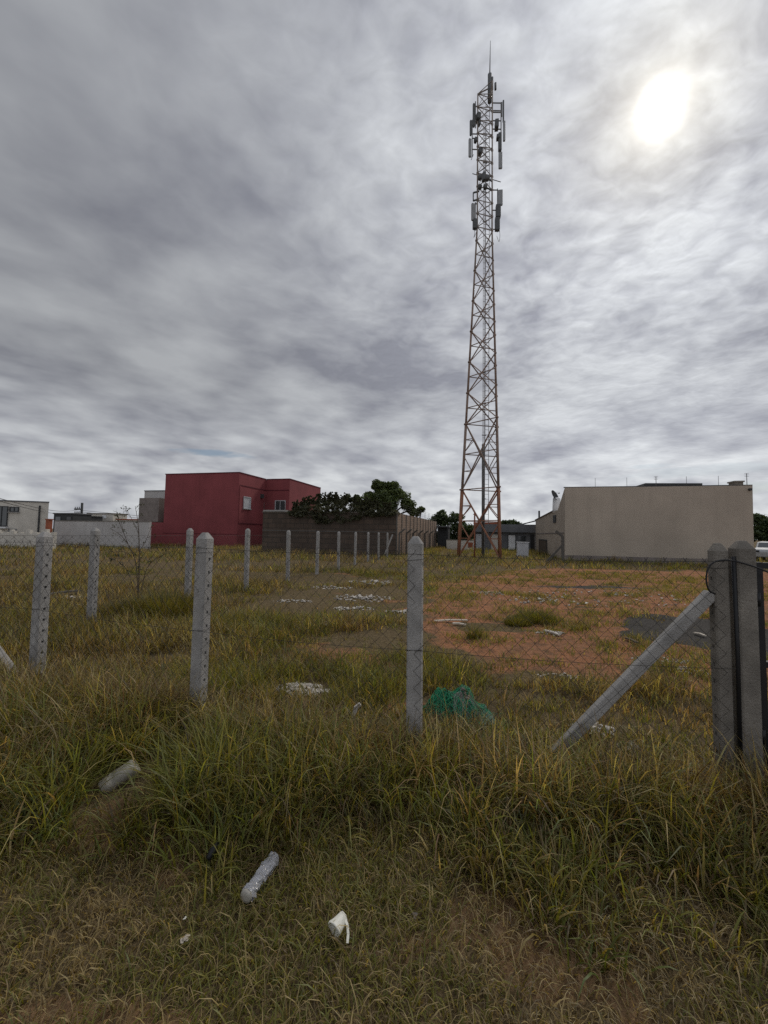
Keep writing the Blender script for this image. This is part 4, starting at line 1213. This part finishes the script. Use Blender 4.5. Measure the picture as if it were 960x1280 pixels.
# thin sapling in the lot
pz = at(174, 735, 8.6); pz.z = hz(pz.x, pz.y)
sap = empty('sapling', pz, 'thin sparse leaved sapling growing between the left fence posts', 'sapling')
mb = MB(); lc, lr = [], []
def limb(pts, r0, r1):
    pts = smooth_path(pts, 4); n_ = len(pts); mb.tube(pts, [r0 + (r1 - r0) * i / (n_ - 1) for i in range(n_)], 5)
    for i, p in enumerate(pts[4:]):
        if random.random() < .75:
            q = p + Vector((random.uniform(-.13, .13), random.uniform(-.13, .13), random.uniform(.0, .12))); mb.tube([p, q], .003, 4)
            lc.append(np.array(q)); lr.append(.07)
limb([pz, at(174, 700, 8.6), at(173.5, 668, 8.6), at(172, 650, 8.6), at(169, 633, 8.6)], .014, .004)
limb([pz, at(170, 705, 8.5), at(160, 680, 8.5), at(150, 655, 8.5), at(146, 645, 8.5)], .011, .003)
limb([at(160, 680, 8.5), at(150, 668, 8.4), at(138, 661, 8.4)], .007, .003)
limb([at(173.5, 668, 8.6), at(168, 655, 8.6), at(160, 640, 8.6)], .006, .003)
limb([pz, at(182, 715, 8.7), at(195, 698, 8.8), at(215, 690, 8.9)], .009, .003)
limb([at(174, 690, 8.6), at(184, 672, 8.6), at(190, 655, 8.7)], .006, .002)
limb([at(155, 668, 8.5), at(152, 652, 8.5), at(155, 638, 8.5)], .005, .002)
limb([pz, at(160, 715, 8.4), at(148, 702, 8.3), at(142, 690, 8.3)], .006, .002)
limb([at(165, 695, 8.5), at(155, 690, 8.4), at(140, 690, 8.4)], .006, .003)
mb.build('stem', M['bark'], sap)
crown('foliage', sap, lc, lr, 260, .045, ((0.03, 0.035, 0.014), (0.06, 0.06, 0.025)))

# ------------------------------------------------------------------ grass
GV, GQ, GT, GC = [], [], [], []
def blades(x, y, h, w, az, lean, col, segs=3, z=None):
    n = len(x)
    if n == 0: return
    z0 = height(x, y) - 0.01 if z is None else z
    ca, sa = np.cos(az), np.sin(az)
    tw = az + np.pi / 2 + rng.normal(0, .5, n)
    wx, wy = np.cos(tw), np.sin(tw)
    vs = []
    for k in range(segs + 1):
        t = k / segs
        off = lean * h * (0.35 * t + 0.65 * t * t)
        zz = h * t * np.sqrt(np.maximum(0.05, 1 - (lean * .85 * t) ** 2)) 
        cx, cy, cz = x + ca * off, y + sa * off, z0 + zz
        if k < segs:
            ww = w * (1 - 0.75 * t ** 1.6) * .5
            vs.append(np.stack([cx - wx * ww, cy - wy * ww, cz], 1)); vs.append(np.stack([cx + wx * ww, cy + wy * ww, cz], 1))
        else: vs.append(np.stack([cx, cy, cz], 1))
    V_ = np.stack(vs, 1)                       # n, m, 3
    m = V_.shape[1]; o = sum(len(a) for a in GV)
    b = (np.arange(n) * m)[:, None] + o
    for k in range(segs - 1): GQ.append(b + np.array([[2 * k, 2 * k + 1, 2 * k + 3, 2 * k + 2]]))
    GT.append(b + np.array([[2 * segs - 2, 2 * segs - 1, 2 * segs]]))
    GV.append(V_.reshape(-1, 3)); GC.append(np.repeat(np.concatenate([col, np.ones((n, 1))], 1), m, 0))
def flush(name, label):
    me = np_mesh(name, np.concatenate(GV), np.concatenate(GQ), np.concatenate(GT), {'tint': np.concatenate(GC)})
    me.materials.append(M['grass']); o = bpy.data.objects.new(name, me); COL.objects.link(o)
    tag(o, label, 'grass', kind='stuff')
    for l in (GV, GQ, GT, GC): l.clear()
    return o
OLIVE = np.array([0.195, 0.172, 0.040]); LUSH = np.array([0.118, 0.152, 0.034]); STRAW = np.array([0.40, 0.310, 0.145]); BROWN = np.array([0.175, 0.125, 0.064]); YEL = np.array([0.27, 0.215, 0.05])
def clump_tone(m, nb):
    """each tussock has its own tone"""
    return np.repeat(rng.uniform(.45, 1.35, (m, 1)) * (1 + rng.normal(0, .07, (m, 3))), nb, 0)
def tint(n, dry, patch=None):
    """dry: share of dry blades 0..1 (array)"""
    u = rng.random(n); v = rng.random((n, 1))
    g_ = OLIVE * (1 - v) + LUSH * v
    g_ = g_ * (1 - .35 * rng.random((n, 1))) + YEL * (.35 * rng.random((n, 1)))
    s_ = STRAW * (.55 + .6 * rng.random((n, 1))); b_ = BROWN * (.6 + .8 * rng.random((n, 1)))
    dd = np.where((rng.random(n) < .55)[:, None], s_, b_)
    return np.where((u < dry)[:, None], dd, g_)
def scatter(n, x0, x1, y0, y1):
    return rng.uniform(x0, x1, n), rng.uniform(y0, y1, n)
def in_view(x, y, m=0.6): return np.abs(x) < y * 1.0 + m + 0.3

# foreground: short trampled turf
N = 120000
x, y = scatter(N, -3.4, 3.1, 0.75, 3.1); d = fence_d(x, y)
edge = -1.32 + 0.40 * (fbm(x * 1.3, y * 1.3, 5) - .5) * 2 + .26 * np.minimum(x, 0) - .16 * ss(-x, .8, 1.6) + .06 * np.maximum(x, 0)
bare = bare_front(x, y)
keep = (d < edge + .55) & in_view(x, y) & (rng.random(N) > bare * .62)
x, y, bare = x[keep], y[keep], bare[keep]; n = len(x)
gn = fbm(x * 1.6 + 30, y * 1.6, 15, 4)
dry = np.clip(.42 - (gn - .5) * 4.2 + bare * .45, .10, .95)
h = rng.gamma(5, .0092, n) * (0.5 + 1.0 * gn)
blades(x, y, h, rng.uniform(.003, .008, n), rng.uniform(0, 2 * np.pi, n), rng.uniform(.45, 1.12, n), tint(n, dry), 3)
# lying straw
n = 14000; x, y = scatter(n, -2.8, 3.0, .8, 2.6); k = in_view(x, y) & (fence_d(x, y) < -.85); x, y = x[k], y[k]; n = len(x)
blades(x, y, rng.uniform(.03, .11, n), rng.uniform(.002, .0045, n), rng.uniform(0, 2 * np.pi, n), rng.uniform(1.08, 1.16, n), tint(n, np.full(n, 1.)), 3, height(x, y) + rng.uniform(.0, .03, n))
flush('short_grass', 'short trampled verge grass with straw in the foreground')

# tall verge along the fence, in tufts
T = 6800
cx, cy = scatter(T, -7, 4.6, 1.2, 6.5); d = fence_d(cx, cy)
fe = -1.32 + 0.40 * (fbm(cx * 1.3, cy * 1.3, 5) - .5) * 2 + .26 * np.minimum(cx, 0) - .16 * ss(-cx, .8, 1.6) + .06 * np.maximum(cx, 0)
wgt = ss(d, fe - .05, fe + .35) * ss(.55 - d, -.15, .3)
k = (rng.random(T) < wgt) & in_view(cx, cy, 1.0); cx, cy, d, fe = cx[k], cy[k], d[k], fe[k]
for ox, oy, rr in ((-1.72, 2.60, .22), (-1.62, 2.44, .20), (-1.55, 2.68, .15), (-1.66, 2.30, .14)):
    k = np.hypot(cx - ox, cy - oy) > rr; cx, cy, d, fe = cx[k], cy[k], d[k], fe[k]
hs = (.20 + .30 * fbm(cx * .9 + 3, cy * .9, 44)) * (0.42 + .68 * ss(d, fe + .05, fe + .65)) * (1 - .66 * ss(d, -.50, .12)) * rng.uniform(.75, 1.2, len(cx))
nb = 28
x = np.repeat(cx, nb) + rng.normal(0, .055, len(cx) * nb); y = np.repeat(cy, nb) + rng.normal(0, .055, len(cx) * nb)
n = len(x); az = np.arctan2(y - np.repeat(cy, nb), x - np.repeat(cx, nb)) + rng.normal(0, 1.2, n)
H = np.repeat(hs, nb) * rng.uniform(.35, 1.25, n)
gn = fbm(x * .8 + 11, y * .8, 16, 4); dd = fence_d(x, y)
dry = np.clip(.40 + .36 * ss(dd, -.85, -.2) - (gn - .5) * 2.2, .10, .85)
blades(x, y, H, rng.uniform(.004, .0135, n), az, np.clip(rng.normal(.72, .32, n), .08, 1.15), np.clip(tint(n, dry) * clump_tone(len(cx), nb), .01, .6), 4)
# seed stalks and bent dead stems
n = 2600; x, y = scatter(n, -6, 4.4, 1.6, 6); k = (fence_d(x, y) > -.95) & (fence_d(x, y) < .5) & in_view(x, y); x, y = x[k], y[k]; n = len(x)
blades(x, y, rng.uniform(.3, .62, n), rng.uniform(.0018, .003, n), rng.uniform(0, 2 * np.pi, n), rng.uniform(.2, 1.1, n), STRAW * rng.uniform(.5, 1.0, (n, 1)), 5)
flush('tall_grass', 'tall mixed green and dry grass along the front fence')

# the lot behind the fence
def lot(T, x0, x1, y0, y1, nb, spread, hmul, wmin, wmax, segs):
    cx, cy = scatter(T, x0, x1, y0, y1)
    s = np.maximum(soil_mask(cx, cy), gravel_mask(cx, cy) * .9); d = fence_d(cx, cy)
    clump = fbm(cx * .5 + 17, cy * .8 + 5, 77, 4)
    k = (d > .15) & in_view(cx, cy, 1.5) & (rng.random(T) > s * (1.0 - .45 * ss(fbm(cx * 1.4 + 3, cy * 2.2, 78, 3), .56, .66))) & (rng.random(T) < .18 + 1.1 * ss(clump, .40, .60) + .45 * ss(5.2 - cy, 0, .8))
    # open spots by the debris
    for ox, oy, rr in ((-0.88, 4.15, .36), (-0.80, 3.75, .3), (0.60, 3.2, .3), (0.68, 3.5, .42), (1.55, 3.35, .28)): k &= (np.hypot(cx - ox, (cy - oy) * 1.3) > rr) | (rng.random(T) < .2)
    cx, cy, clump = cx[k], cy[k], clump[k]; s = s[k]
    tall = ss(-cx, 0.5, 4.5) * ss(30 - cy, 0, 20) * .05 + .11 * ss(cy, 17, 24)
    hs = (.05 + .24 * ss(clump, .40, .7) + tall + .07 * ss(5.0 - cy, 0, .8) * ss(cx, .5, 1.2)) * hmul * rng.uniform(.7, 1.25, len(cx)) * (1 - .3 * s)
    x = np.repeat(cx, nb) + rng.normal(0, spread, len(cx) * nb); y = np.repeat(cy, nb) + rng.normal(0, spread, len(cx) * nb)
    n = len(x); az = np.arctan2(y - np.repeat(cy, nb), x - np.repeat(cx, nb)) + rng.normal(0, 1.1, n)
    H = np.repeat(hs, nb) * rng.uniform(.4, 1.2, n)
    gn = fbm(x * .45 + 11, y * .7, 18, 4)
    lft = ss(-x, 1.0, 4.0) * ss(y, 4, 8) * .25
    dry = np.clip(.52 - (gn - .5) * 2.6 + lft, .12, .92)
    blades(x, y, H, rng.uniform(wmin, wmax, n), az, rng.uniform(.15, 1.05, n), np.clip(tint(n, dry) * clump_tone(len(cx), nb), .01, .6), segs)
lot(6000, -8, 8, 2.6, 7.5, 20, .07, 1.0, .005, .013, 3)
lot(10000, -18, 18, 7.0, 17, 13, .13, 1.0, .009, .02, 2)
# small weeds rooted in the bare soil
T = 1700; cx, cy = scatter(T, .3, 14, 4.2, 19); k = (soil_mask(cx, cy) > .5) & (gravel_mask(cx, cy) < .3) & (fbm(cx * .8, cy * 1.2, 61, 3) > .44); cx, cy = cx[k], cy[k]
for nb_, sp_ in ((26, .09), (14, .16)):
    x = np.repeat(cx, nb_) + rng.normal(0, sp_, len(cx) * nb_); y = np.repeat(cy, nb_) + rng.normal(0, sp_, len(cx) * nb_); n = len(x)
    sz = np.repeat(rng.uniform(.04, .20, len(cx)), nb_)
    blades(x, y, sz * rng.uniform(.5, 1.2, n), rng.uniform(.007, .016, n), rng.uniform(0, 6.28, n), rng.uniform(.3, 1.1, n), tint(n, np.full(n, .3)), 2)
flush('lot_grass', 'patchy weeds and dry grass covering the vacant lot')
lot(14000, -50, 50, 16.5, 48, 10, .22, 1.25, .018, .04, 2)
flush('far_grass', 'yellow green grass band at the far side of the lot')

# dense tussock under the sapling
def tussock(px, py, Y, r, hh, nb, dryv, label):
    c = at(px, py, Y); rr = np.sqrt(rng.random(nb)) * r; an = rng.uniform(0, 2 * np.pi, nb)
    x = c.x + rr * np.cos(an); y = c.y + rr * np.sin(an) * .8
    col = tint(nb, np.full(nb, dryv)) * .7
    blades(x, y, hh * (1 - .5 * (rr / r) ** 2) * rng.uniform(.5, 1.15, nb), rng.uniform(.006, .012, nb), an + rng.normal(0, .6, nb), rng.uniform(.15, .95, nb), col, 3)
    o = flush('grass_tussock', label); o['category'] = 'tussock'
    vs = np.empty(len(o.data.vertices) * 3, np.float32); o.data.vertices.foreach_get('co', vs); vs = vs.reshape(-1, 3)
    b = np.array([c.x, c.y, hz(c.x, c.y)], np.float32); o.data.vertices.foreach_set('co', (vs - b).ravel()); o.location = b
    del o['kind']
tussock(205, 765, 7.7, .75, .62, 4200, .35, 'dark rounded grass tussock behind the second fence post')
tussock(165, 770, 7.5, .6, .46, 2600, .5, 'shaggy grass tussock at the foot of the sapling')
tussock(668, 772, 7.9, .42, .30, 1600, .15, 'broad green weed clump on the bare orange soil')
tussock(648, 780, 7.6, .26, .24, 800, .15, 'small green weed clump left of the broad clump on soil')
tussock(592, 795, 6.5, .10, .38, 160, .3, 'upright spindly weed on the soil right of the middle post')

# ------------------------------------------------------------------ litter and rubble
def hull_chip(mb, c, sx, sy, sz, rot, n=9):
    bm = bmesh.new()
    for i in range(n):
        p = Vector((random.uniform(-1, 1), random.uniform(-1, 1), random.uniform(-1, 1)))
        p = p.normalized() * random.uniform(.7, 1)
        p = Vector((p.x * sx, p.y * sy, p.z * sz)); p.rotate(Matrix.Rotation(rot, 3, 'Z')); bm.verts.new(p + Vector(c))
    r = bmesh.ops.convex_hull(bm, input=bm.verts[:])
    loose = [v for v in bm.verts if not v.link_faces]; bmesh.ops.delete(bm, geom=loose, context='VERTS')
    bm.verts.index_update()
    mb.add([v.co.copy() for v in bm.verts], [[v.index for v in f.verts] for f in bm.faces]); bm.free()
def ground_at(px, py):
    r = ray(px, py); k = EYE.z / -r.z; p = EYE + r * k
    for _ in range(4): k = (EYE.z - hz(p.x, p.y)) / -r.z; p = EYE + r * k
    p.z = hz(p.x, p.y); return p
def rubble(px, py, rx, ry, n, smin, smax, label, m='rubble', yoff=0):
    c = ground_at(px, py); mb = MB()
    for i in range(n):
        a = random.uniform(0, 6.28); q = math.sqrt(random.random())
        x_ = c.x + math.cos(a) * q * rx; y_ = c.y + math.sin(a) * q * ry; s = random.uniform(smin, smax) * 1.45 * (1.3 - .6 * q)
        hull_chip(mb, (x_, y_, hz(x_, y_) + s * .2 + (1 - q) * smax * .4), s, s * random.uniform(.5, 1), s * random.uniform(.25, .6), random.uniform(0, 3))
    o = mb.build('rubble', M[m]); tag(o, label, 'rubble', kind='stuff'); return o
rubble(378, 862, .30, .16, 220, .01, .035, 'heap of pale crushed rubble left of the middle fence post')
rubble(390, 780, .42, .22, 110, .015, .05, 'pale stone scatter in the grass behind the second post')
rubble(455, 748, .8, .5, 120, .02, .06, 'white stones spread across the far lot grass')
rubble(440, 762, .5, .25, 60, .02, .05, 'white rubble strip near the middle of the lot')
rubble(465, 728, .9, .6, 70, .03, .07, 'faint pale rubble strips far behind the middle post')
rubble(825, 826, .45, .20, 130, .008, .024, 'white crumbs strewn on soil left of the strainer post')
rubble(700, 845, .3, .1, 25, .01, .03, 'few white crumbs at the edge of the soil')
rubble(860, 838, .22, .16, 60, .008, .024, 'white crumbs close to the gate strainer post')
rubble(690, 792, .3, .16, 30, .015, .04, 'pale debris scraps in the middle of the soil')
rubble(740, 912, .20, .14, 60, .015, .05, 'broken pale stones beneath the slanted brace')
rubble(795, 935, .10, .08, 16, .015, .05, 'pale lumps in the grass before the strainer post')
rubble(415, 735, .7, .3, 60, .02, .05, 'thin pale rubble strip between the third and fourth side posts')
rubble(365, 752, .5, .25, 50, .02, .05, 'pale rubble beside the side fence posts')
rubble(505, 765, .4, .25, 50, .015, .045, 'white stones just left of the middle post in the lot')
rubble(240, 870, .2, .12, 40, .01, .03, 'pale stones at the foot of the second post')
rubble(610, 742, .6, .4, 50, .02, .05, 'pale debris on the left end of the bare soil')
rubble(85, 748, .7, .25, 60, .02, .07, 'white debris strip between the two left fence posts')
rubble(760, 745, 3.0, 1.8, 160, .015, .05, 'small stones sprinkled over the bare soil')
rubble(680, 752, 1.2, .7, 50, .02, .06, 'pale pebbles at the left of the bare soil')
def stick(px0, py0, px1, py1, w, label, m='wood', name='plank', lift=.03):
    a, b2 = ground_at(px0, py0), ground_at(px1, py1); mb = MB()
    mb.bar(a + ZZ * lift, a.lerp(b2, .5) + ZZ * (lift + .012), w, w * .35); mb.bar(a.lerp(b2, .49) + ZZ * (lift + .012), b2 + ZZ * lift, w * .9, w * .33)
    tag(mb.build(name, M[m]), label, name)
stick(543, 778, 584, 777, .055, 'long bleached plank lying on the soil right of middle post')
stick(566, 781, 583, 783, .06, 'short bleached plank beside the longer plank')
stick(783, 800, 797, 806, .06, 'brown stick lying on the soil near the gravel patch', 'bark', 'stick')
stick(680, 790, 700, 796, .07, 'pale broken board in the middle of the soil', 'rubble', 'board')
stick(868, 793, 882, 797, .05, 'pale board on the dark gravel near the gate', 'wood', 'board')
stick(60, 747, 100, 742, .12, 'dark rotten board in the grass beyond the left corner post', 'concrete_dark', 'board', .08)
# pale stump stake
q = ground_at(439, 905); mb = MB(); mb.bar(q, q + Vector((.04, .02, .14)), .035, .03); mb.bar(q + Vector((.035, .017, .135)), q + Vector((.075, .02, .165)), .03, .025)
tag(mb.build('stake', M['rubble'], base=q), 'short pale broken stake left of the middle post', 'stake')

# green netting
nc = ground_at(570, 892); nc.z = hz(nc.x, nc.y)
def net_mat(name, c):
    return mat(name, c, .6, .2, 12)
NS = 1.35
net = empty('netting', nc, 'tangled heap of green plastic netting beside the middle post', 'netting')
def net_h(x, y):
    b = .20 * math.exp(-((x - .05) / .17) ** 2 - (y / .15) ** 2) + .14 * math.exp(-((x + .17) / .12) ** 2 - ((y + .03) / .11) ** 2)
    k = float(vnoise(np.array([x * 16 + 5]), np.array([y * 16 + 9]))[0]) - .4
    return b * (1 + .55 * k)
mb = MB()
for i in range(330):
    x_, y_ = (random.gauss(.06, .10), random.gauss(0, .07)) if random.random() < .68 else (random.gauss(-.15, .07), random.gauss(-.03, .05))
    pts = []; h_ = random.uniform(0, 6.28); lift = random.uniform(.86, 1.08)
    for k in range(random.randint(4, 10)):
        pts.append(nc + Vector((x_, y_, net_h(x_, y_) * lift + .006 + random.uniform(-.006, .012)))); h_ += random.uniform(-1.1, 1.1); x_ += math.cos(h_) * .028; y_ += math.sin(h_) * .026
    mb.tube(smooth_path(pts, 2), random.uniform(.0016, .0038), 4)
mb.build('strands', net_mat('green netting', (.025, .26, .13)), net, fix=False)
mb = MB()
for i in range(55):
    pts = []; x_, y_ = random.gauss(.05, .05), random.gauss(-.03, .03); h_ = random.uniform(-2.4, -.3)
    for k in range(6):
        pts.append(nc + Vector((x_, y_, net_h(x_, y_) * 1.05 + .01))); h_ += random.uniform(-.4, .4); x_ += math.cos(h_) * .032; y_ += math.sin(h_) * .03
    mb.tube(smooth_path(pts, 2), .0013, 4)
mb.build('pale_strands', net_mat('pale strands', (.22, .28, .23)), net, fix=False)
mb = MB()
for i in range(22):
    a = random.uniform(-1, 1); x_ = .06 + .055 * a; y_ = -.04 + .02 * math.cos(a * 5)
    hull_chip(mb, nc + Vector((x_, y_, net_h(x_, y_) + .012)), .026, .022, .018, random.uniform(0, 3), 12)
mb.build('cloth_scrap', M['concrete_old'], net)
mb = MB(); vs, fs = [], []
for i in range(25):
    for j in range(19):
        x_ = -.30 + .64 * i / 24; y_ = -.24 + .46 * j / 18; vs.append(nc + Vector((x_, y_, net_h(x_, y_) * .88 - .012)))
for i in range(24):
    for j in range(18): fs.append((i * 19 + j, (i + 1) * 19 + j, (i + 1) * 19 + j + 1, i * 19 + j + 1))
mb.add(vs, fs, True); mb.build('packed_core', net_mat('dark green netting', (.012, .085, .058)), net, fix=False)

# discarded canister in the tall grass
def lathe_between(mb, a, b2, prof, n=20, dent=0.0, seed=0):
    a, b2 = Vector(a), Vector(b2); t = (b2 - a); L = t.length; t.normalize(); x_ = t.orthogonal().normalized(); y_ = t.cross(x_)
    vs, fs = [], []
    for i, (u_, r) in enumerate(prof):
        for j in range(n):
            an = 2 * math.pi * j / n; k = 1 + dent * (math.sin(an * 3 + u_ * 17 + seed) * .5 + math.sin(an * 5 - u_ * 31 + seed * 2) * .35 + math.sin(an * 2 + u_ * 53) * .4)
            vs.append(a + t * (u_ * L) + (x_ * math.cos(an) + y_ * math.sin(an)) * r * k)
    for i in range(len(prof) - 1):
        for j in range(n): fs.append((i * n + j, i * n + (j + 1) % n, (i + 1) * n + (j + 1) % n, (i + 1) * n + j))
    fs.append(tuple(range(n - 1, -1, -1))); fs.append(tuple(range((len(prof) - 1) * n, len(prof) * n)))
    mb.add(vs, fs, True)
c1 = at(127, 981, 2.56); c2 = at(171, 946, 2.68)
can = empty('canister', c1 - ZZ * .1, 'dirty grey plastic canister lying in the tall left grass', 'canister')
mb = MB(); lathe_between(mb, c1, c2, [(0, .012), (.0, .036), (.03, .052), (.06, .058), (.3, .060), (.34, .057), (.38, .060), (.42, .057), (.46, .060), (.9, .062), (.97, .060), (1, .052), (1, .02)], 24, .06)

zc_ = min(v_[2] for v_ in mb.v)
mb.v = [(v_[0] + random.uniform(-.002, .002), v_[1], zc_ + (v_[2] - zc_) * .78 - .02) for v_ in mb.v]
mb.build('body', M['plastic'], can)

# crushed clear bottle on the turf
b1, b2 = ground_at(308, 1134), ground_at(343, 1086); b1.z += .05; b2.z += .055
pet = bpy.data.materials.new('crumpled clear plastic'); pet.use_nodes = True
pb_ = pet.node_tree.nodes['Principled BSDF']; pq2 = NG(pet.node_tree)
pb_.inputs['Base Color'].default_value = (.70, .71, .76, 1); pb_.inputs['Roughness'].default_value = .12; pb_.inputs['Transmission Weight'].default_value = .62; pb_.inputs['IOR'].default_value = 1.3
gg = pq2.n('ShaderNodeNewGeometry'); bn = pq2.n('ShaderNodeBump'); bn.inputs['Strength'].default_value = 1.0; bn.inputs['Distance'].default_value = .01
vo = pq2.n('ShaderNodeTexVoronoi'); vo.inputs['Scale'].default_value = 38; pq2.l(gg.outputs['Position'], vo.inputs['Vector']); pq2.l(vo.outputs['Distance'], bn.inputs['Height']); pq2.l(bn.outputs[0], pb_.inputs['Normal'])
mb = MB(); pr2 = []
for i in range(27):
    u_ = i / 26; r = .031 * (1 + random.uniform(-.16, .14))
    if u_ < .06: r *= .75 + 4 * u_
    if u_ > .86: r *= 1 - .25 * (u_ - .86) / .14
    pr2.append((u_, r))
bot = empty('plastic_bottle', Vector((b1.x, b1.y, hz(b1.x, b1.y))), 'crumpled clear plastic bottle lying on the short foreground grass', 'bottle')
nv0 = len(mb.v); lathe_between(mb, b1, b2, pr2[::2], 11, .16, 2)
mb.v = [tuple(c_ + random.uniform(-.004, .004) for c_ in v_) for v_ in mb.v]; mb.sm = [False] * len(mb.sm); mb.build('body', pet, bot)
mb = MB(); t_ = (b1 - b2).normalized(); lathe_between(mb, b1 - t_ * .002, b1 + t_ * .012, [(0, .027), (.4, .029), (1, .024), (1, .01)], 16, .06); mb.build('base', M['plastic'], bot)

# white paper cup and its torn strip
pc_ = ground_at(426, 1172); pc_.z = hz(pc_.x, pc_.y)
cup = empty('paper_cup', pc_, 'crushed white paper cup on the foreground turf', 'paper cup')
mb = MB(); a_, b_ = ground_at(417, 1176) + ZZ * .04, ground_at(430, 1162) + ZZ * .055
lathe_between(mb, a_, b_, [(.25, .008), (.06, .026), (0, .031), (.04, .033), (.1, .031), (.5, .027), (.95, .021), (1, .019), (.97, .01)], 20, .16, 1); mb.build('body', M['paper'], cup)
mb = MB(); s_ = [ground_at(431, 1168) + ZZ * .06, ground_at(434, 1174) + ZZ * .055, ground_at(435, 1181) + ZZ * .04, ground_at(434, 1189) + ZZ * .03]
for i in range(3): mb.bar(s_[i], s_[i + 1], .010, .003)
mb.build('torn_strip', M['paper'], cup)
# scraps
def scrap(px, py, s, m, label, name='paper_scrap'):
    c = ground_at(px, py) + ZZ * (.03 + s * .25); mb = MB()
    for i in range(4): hull_chip(mb, c + Vector((random.uniform(-s, s) * .7, random.uniform(-s, s) * .7, random.uniform(-.2, .4) * s)), s, s * .7, s * .35, random.uniform(0, 3), 10)
    tag(mb.build(name, M[m]), label, 'litter')
scrap(232, 1158, .009, 'paper', 'tiny white paper scrap above the pale crumpled one')
scrap(229, 1185, .017, 'wood', 'pale tan crumpled scrap on the brown bare turf')
scrap(517, 1155, .016, 'concrete_dark', 'dull dark crumpled scrap right of the paper cup', 'scrap')
scrap(97, 758, .05, 'paper', 'white paper lump beside the left fence posts')
scrap(733, 756, .05, 'paper', 'small white lump far out on the orange soil')
pbk = ground_at(264, 1084); mb = MB()
lathe_between(mb, pbk + Vector((-.01, -.02, .05)), pbk + Vector((.015, .03, .10)), [(0, .008), (.1, .016), (.6, .018), (.8, .01), (1, .009)], 14, .08)
tag(mb.build('bottle', M['black'], base=pbk), 'small black bottle half hidden at the tall grass edge', 'bottle')
